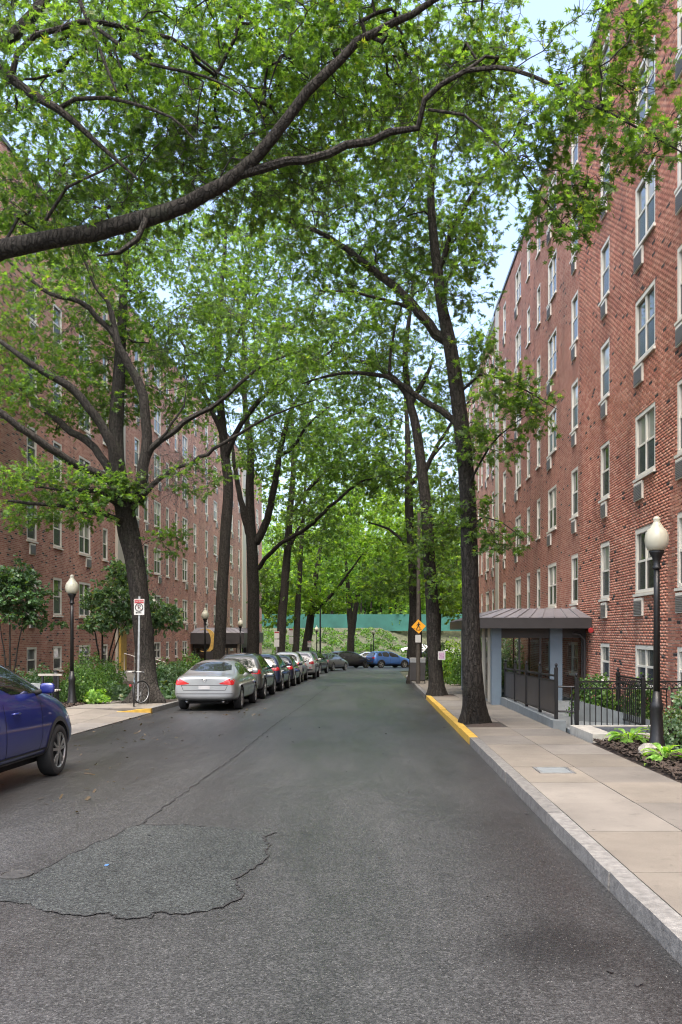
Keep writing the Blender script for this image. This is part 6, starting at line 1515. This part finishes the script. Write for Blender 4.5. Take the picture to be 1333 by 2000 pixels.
# ------------------------------------------------------------------ shrubs, small trees, perennials
def shrub(name, label, c, rad, n, mat, leaf=.07, seed=1, cat='shrub', shape='oval', stems=9, group=None, fill=.78, tilt=.8):
    rng = np.random.default_rng(seed); c = np.array(c, float); rad = np.array(rad, float)
    t = thing(name, label, cat, tuple(c), group)
    q = rng.normal(0, 1, (n, 3)); q /= np.linalg.norm(q, axis=1, keepdims=True); q[:, 2] = np.abs(q[:, 2]) * 1.0 - .12
    lump = 1 + .24 * np.sin(q[:, 0] * 5 + seed) * np.cos(q[:, 1] * 4.3 + seed * 2) + .12 * np.sin(q[:, 2] * 7 + seed * 3 + q[:, 0] * 3) + .13 * np.sin(q[:, 0] * 13 + q[:, 1] * 11 + seed)
    rr_ = rng.uniform(0, 1, n) ** (1 - fill) * lump
    pos = c + np.array([0, 0, rad[2] * .12]) + q * rad * rr_[:, None]; pos[:, 2] = np.maximum(pos[:, 2], c[2] + .03)
    leaves('foliage', pos, np.cross(q, rng.normal(0, 1, (n, 3))) + q * .35 + np.array([0, 0, .2]), leaf * 1.2, M[mat], t, rng, shape, tilt * .7, up=q)
    m = MB()
    for k in range(stems):
        a = rng.uniform(0, 6.28); u = rng.uniform(.3, .85)
        e = c + np.array([math.cos(a) * rad[0] * u, math.sin(a) * rad[1] * u, rad[2] * rng.uniform(.5, .9)]); s = c + np.array([math.cos(a) * .06, math.sin(a) * .06, -.05])
        mid = (s + e) / 2 + np.array([0, 0, rad[2] * .12]); m.tube([s, mid, e], [.014, .01, .004], 5)
    m.build('stems', M['twig'], t); return t
def small_tree(label, x, y, h, crowns, mat, leaf, seed, stems, cl=60, name='small_tree', shape='oval'):
    z = gz(y) + .14
    L = []
    for k, (dx, dy, r) in enumerate(stems): L.append(([(x + dx * .1, y + dy * .1, z), (x + dx * .3, y + dy * .3, z + h * .35), (x + dx * .7, y + dy * .7, z + h * .65), (x + dx, y + dy, z + h * .9)], [r, r * .8, r * .55, r * .2]))
    tree(name, label, L, [(a_, b_, int(c_ * 1.7)) for a_, b_, c_ in crowns], leaf * 1.25, 50, mat, shape, seed, .3, base=z - 3.0, group='small ornamental trees', sides=8, spread=.35, step=.3, twigr=.004)
small_tree('dark feathery small tree against the wall at the left edge', -11.0, 25.2, 3.6, [CR(30, 1165, 25.2, .95, .9, .6, 50), CR(10, 1130, 25.2, .8, .8, .45, 26), CR(80, 1225, 25.4, .8, .8, .45, 30), CR(15, 1210, 25, .8, .8, .5, 20)], 'dark_shrub', .085, 5, [(0, 0, .04), (.5, .1, .03), (-.5, .2, .03)])
small_tree('dogwood with layered pale leaves behind the no parking sign', -10.3, 31.5, 4.3, [CR(230, 1170, 31.5, 1.2, 1.1, .65, 60), CR(215, 1215, 31, 1.0, .9, .35, 28), CR(322, 1205, 31.5, .65, .7, .5, 30), CR(250, 1120, 32, .7, .7, .5, 24)], 'pale_shrub', .10, 6, [(0, 0, .05), (.9, 0, .04), (-.6, .2, .04), (1.3, .2, .03)])
def sh(px, py, Y, rx, rz, n, mat, label, leaf=.06, seed=0, ry=None, **k):
    p = P(px, py, Y); return shrub('shrub', label, (p.x, Y, gz(Y) + .16), (rx, ry or rx, rz), n, mat, leaf, seed, **k)
sh(160, 1345, 26.6, .85, 1.05, 5200, 'shrub_leaf', 'clipped bright green round shrub under the left street lamp', .055, 1)
sh(205, 1340, 28.5, .85, 1.15, 4200, 'shrub_leaf', 'yellow green round shrub just left of the oak trunk', .06, 2)
sh(180, 1330, 30.0, .9, 1.4, 3600, 'shrub_leaf', 'tall green shrub behind the round shrubs by the wall', .06, 3)
sh(70, 1340, 28.0, 1.0, 1.0, 3800, 'dark_shrub', 'dark evergreen shrub behind the bench on the left', .06, 4)
sh(225, 1365, 27.6, .5, .38, 1000, 'pale_shrub', 'low pale leafed hosta clump beside the bicycle', .15, 5, cat='plant')
sh(192, 1368, 25.6, .32, .36, 500, 'hosta_leaf', 'small yellow green plant in the left mulch', .09, 6, cat='plant')
sh(130, 1365, 26.4, .35, .45, 700, 'shrub_leaf', 'small shrub between lamp post and bollard', .06, 7)
sh(330, 1330, 31.5, .9, 1.15, 3600, 'pale_shrub', 'glossy green shrub right of the big oak trunk', .08, 8)
sh(372, 1310, 38, 1.0, 1.25, 2600, 'shrub_leaf', 'bright clipped hedge shrub left of the gunmetal SUV', .08, 9)
sh(350, 1318, 35, 1.0, 1.1, 2600, 'shrub_leaf', 'mid green hedge shrub behind the silver sedan', .08, 10)
sh(325, 1365, 28.4, .5, .42, 1000, 'pale_shrub', 'low hosta clump between oak and silver sedan', .15, 11, cat='plant')
sh(302, 1340, 30.0, .7, .95, 1600, 'dark_shrub', 'dark shrub behind the big oak trunk', .07, 12)
# right side
sh(1322, 1450, 13.6, .42, .62, 1700, 'pale_shrub', 'grey green shrub at the right edge beside the lamp base', .045, 21)
sh(1305, 1440, 14.1, .34, .55, 900, 'brown_leaf', 'reddish brown twiggy shrub behind the lamp base', .035, 22)
def in_bed(x, y, rx, rz, n, mat, label, leaf, seed, h=.2, **k): return shrub('shrub', label, (x, y, gz(y) + h), (rx, rx, rz), n, mat, leaf, seed, **k)
in_bed(5.15, 19.9, .55, .95, 2600, 'shrub_leaf', 'green shrub behind the ramp wall beside the portico door', .06, 31)
in_bed(5.75, 18.6, .42, .8, 1500, 'shrub_leaf', 'green shrub behind the iron fence below the basement window', .06, 32)
in_bed(5.9, 16.1, .36, .8, 1000, 'pale_shrub', 'leafy shrub at the wall right of the lamp post', .07, 33)
in_bed(5.3, 36.5, 1.1, 2.0, 4200, 'pale_shrub', 'dense evergreen shrub seen through the portico glass', .09, 34)
in_bed(3.95, 38.4, .8, 1.3, 2600, 'shrub_leaf', 'bright green shrub left of the portico beyond the trunk', .09, 35)
in_bed(3.6, 41.5, .9, 1.7, 2600, 'maple_leaf', 'tall light green shrub between the two right trunks', .1, 36)
in_bed(3.3, 46.0, 1.1, 2.0, 2600, 'shrub_leaf', 'broad green shrub behind the right street bins', .11, 37)
in_bed(5.2, 43.5, 1.2, 2.6, 2600, 'maple_leaf', 'tall bright shrub against the right block wall', .12, 38)
for i, (px, py, Y, s) in enumerate(((865, 1335, 33, .25), (880, 1340, 31, .3), (892, 1345, 30, .22), (870, 1345, 30.5, .2), (888, 1332, 33.5, .25))):
    p = P(px, py, Y); bm = bmesh.new(); bmesh.ops.create_icosphere(bm, subdivisions=2, radius=1); r = random.Random(i)
    for v in bm.verts: v.co = Vector((v.co.x * s * (1 + r.uniform(-.12, .12)), v.co.y * s * .8, v.co.z * s * .6 * (1 + r.uniform(-.12, .12))))
    me = bpy.data.meshes.new('rock'); bm.to_mesh(me); bm.free()
    o = link('rock', me, M['stone']); o.location = (3.85 + .28 * i % .9 + (0.2 if i % 2 else 0), Y + .3, gz(Y) + .18 + s * .2); tag(o, ['pale rock nearest the right pavement beyond the leaning oak', 'largest pale rock below the portico edge', 'small pale rock right of the largest rock', 'smallest pale rock in front of the rock group', 'rear pale rock of the group beside the portico'][i], 'rock', 'rocks beside the portico')
def hosta(label, c, n, L, W, seed, mat='hosta_leaf', up=.9):
    rng = np.random.default_rng(seed); t = thing('hosta', label, 'plant', c); c = Vector(c)
    for k in range(n):
        a = 6.283 * k / n + rng.uniform(-.3, .3); e = rng.uniform(.35, 1.25) * up; l = L * rng.uniform(.75, 1.15); m = MB(); pr = []
        d = Vector((math.cos(a), math.sin(a), 0)); s = Vector((-d.y, d.x, 0)); p = Vector(c) + d * .03; ang = e
        for i in range(8):
            f = i / 7; wv = W * (max(.06, math.sin(math.pi * min(1, max(0, (f - .25) / .78))) ** .8) if f > .25 else .07)
            if f >= 1: wv = .004
            pr.append((p - s * wv / 2 + Vector((0, 0, wv * .12)), p.copy(), p + s * wv / 2 + Vector((0, 0, wv * .12))))
            p = p + (d * math.cos(ang) + Vector((0, 0, math.sin(ang)))) * (l / 7); ang -= rng.uniform(.14, .3)
        for i in range(7):
            for j in range(2): m.quad(pr[i][j], pr[i][j + 1], pr[i + 1][j + 1], pr[i + 1][j])
        m.build('leaf', M[mat], t, True)
hosta('broad leafed hosta growing at the corner of the pale coping', (4.32, 14.55, gz(14.5) + .2), 26, .42, .12, 1)
hosta('hosta with upright yellow green leaves near the lamp base', (4.12, 12.2, gz(12.2) + .2), 22, .40, .11, 2, up=1.1)
hosta('pale small hosta at the lower right edge of the mulch bed', (4.25, 11.2, gz(11.2) + .2), 12, .22, .07, 3, 'pale_shrub')
bm = bmesh.new(); bmesh.ops.create_icosphere(bm, subdivisions=3, radius=1); r = random.Random(9)
for v in bm.verts: v.co = Vector((v.co.x * .2, v.co.y * .17, v.co.z * .13)) * (1 + .1 * math.sin(v.co.x * 40) + r.uniform(-.03, .03))
me = bpy.data.meshes.new('rock'); bm.to_mesh(me); bm.free(); o = link('rock', me, M['stone']); o.location = (4.1, 12.72, gz(12.7) + .22); tag(o, 'rounded grey rock at the foot of the right street lamp', 'rock')
# ------------------------------------------------------------------ far bank, screen fence, lot, woodland
def lot_z(x, y): return terrain(x, y) + .03
m = MB(); xs2 = np.linspace(4.2, 26, 12); ys2 = np.linspace(95.6, 119, 12)
for y in ys2:
    for x in xs2: m.v.append((x, y, max(lot_z(x, y), terrain(x, y) + .05)))
for j in range(11):
    for i in range(11): a = j * 12 + i; m.f.append((a, a + 1, a + 13, a + 12))
structure(m.build('parking_lot', M['paved_lot'], smooth=True))
put('sedan', 'white sedan parked side on in the raised lot', 'sedan', pWhite, 7.2, 107.5, -78, (.98, .93, 1.0), z=terrain(5.5, 108) + .08, pitch=False)
m = MB(); fxs = np.linspace(-24, 22, 24)
t = thing('screen_fence', 'teal cloth screen fence along the top of the planted bank', 'fence', (0, 124, terrain(-5, 124)))
rng = np.random.default_rng(4)
zf = EYE + (VPY - 1223) / F * 124 - .1
for a, b in zip(fxs[:-1], fxs[1:]):
    ya, yb = 124 - .0025 * (a - 3) ** 2 * .5, 124 - .0025 * (b - 3) ** 2 * .5
    MB().hexa([(a, ya, zf - .6), (b, yb, zf - .6), (b, yb + .03, zf - .6), (a, ya + .03, zf - .6), (a, ya, zf + 1.85 + rng.uniform(-.04, .04)), (b, yb, zf + 1.85), (b, yb + .03, zf + 1.85), (a, ya + .03, zf + 1.85)]).build('cloth_panel', M['teal_screen'], t)
    MB().tube([(a, ya + .06, zf - .6), (a, ya + .06, zf + 1.95)], .035, 6).build('post', M['zinc'], t)
def bank_plants():
    rng = np.random.default_rng(8); n = 20000
    cx = rng.uniform(-22, 3.6, 240); cy_ = rng.uniform(98, 121, 240); rr_ = rng.uniform(.35, .95, 240)
    i = rng.integers(0, 240, n); q = rng.normal(0, 1, (n, 3)); q /= np.linalg.norm(q, axis=1, keepdims=True); q[:, 2] = np.abs(q[:, 2])
    keep = rng.uniform(0, 1, 240) < .8
    pos = np.stack([cx[i], cy_[i], np.array([terrain(a, b) for a, b in zip(cx, cy_)])[i]], 1) + q * np.stack([rr_[i], rr_[i], rr_[i] * .7], 1)
    k = keep[i]
    return tag(leaves('bank_planting', pos[k], (q + rng.normal(0, .5, q.shape))[k], .24, M['shrub_leaf'], None, rng, 'oval', .8), 'mixed green ground cover growing on the far bank', 'ground cover')
bank_plants()
for i, (px, Y, s) in enumerate(((617, 97, 1.0), (600, 99, .9), (648, 97.5, .8), (690, 98.5, .7), (575, 97, 1.1))):
    p = P(px, 1290, Y); shrub('shrub', ['round green shrub under the far bank lamp', 'round green shrub left of the far bank lamp', 'low round shrub above the black SUV roof', 'low shrub at the foot of the two stemmed tree', 'round shrub at the left end of the far bank'][i], (p.x, Y, terrain(p.x, Y)), (1.2 * s, 1.1 * s, 1.2 * s), 1500, 'shrub_leaf', .16, 60 + i)
def woodland():
    rng = np.random.default_rng(19); nT = 150
    x = rng.uniform(-60, 60, nT); y = rng.uniform(128, 200, nT); y[:70] = rng.uniform(127, 136, 70); x[:70] = np.linspace(-26, 26, 70); order = np.argsort(y)
    P_, D_ = [], []; A, B = [], []
    for k in range(nT):
        z = terrain(x[k], y[k]); h = rng.uniform(9, 17); per = 520 if y[k] < 160 else 300
        for j in range(7):
            c = np.array([x[k] + rng.normal(0, 1.8), y[k] + rng.normal(0, 1.6), z + h * (rng.uniform(.02, .95) if j else .06)]); q = rng.normal(0, 1, (per // 7, 3)); q /= np.linalg.norm(q, axis=1, keepdims=True)
            P_.append(c + q * np.array([2.3, 2.2, 1.7]) * rng.uniform(.3, 1, (len(q), 1)) ** .5); D_.append(q + rng.normal(0, .5, q.shape) - np.array([0, 0, .3]))
        A.append((x[k], y[k], z - .3)); B.append((x[k], y[k], z + h * .8))
    t = thing('woodland', 'dense green woodland rising behind the teal screen fence', 'wood', (0, 131, terrain(0, 131))); stuff(t)
    leaves('foliage', np.concatenate(P_), np.concatenate(D_), .6, M['wood_leaf'], t, rng, 'star', .6)
    segs_mesh('trunks', np.array(A), np.array(B), np.full(nT, .22), np.full(nT, .08), M['bark'], t, 6)
woodland()
for k in ('cladding', 'well'): pass

t = thing('utility_box', 'white utility box standing behind the portico glass', 'box', (5.55, 35.3, gz(35.3) + .15))
MB().box(5.3, 5.8, 35.1, 35.5, gz(35.3) + .1, gz(35.3) + .78).build('cabinet', M['white'], t); MB().box(5.27, 5.83, 35.07, 35.53, gz(35.3) + .781, gz(35.3) + .83).build('lid', M['sign_white'], t)
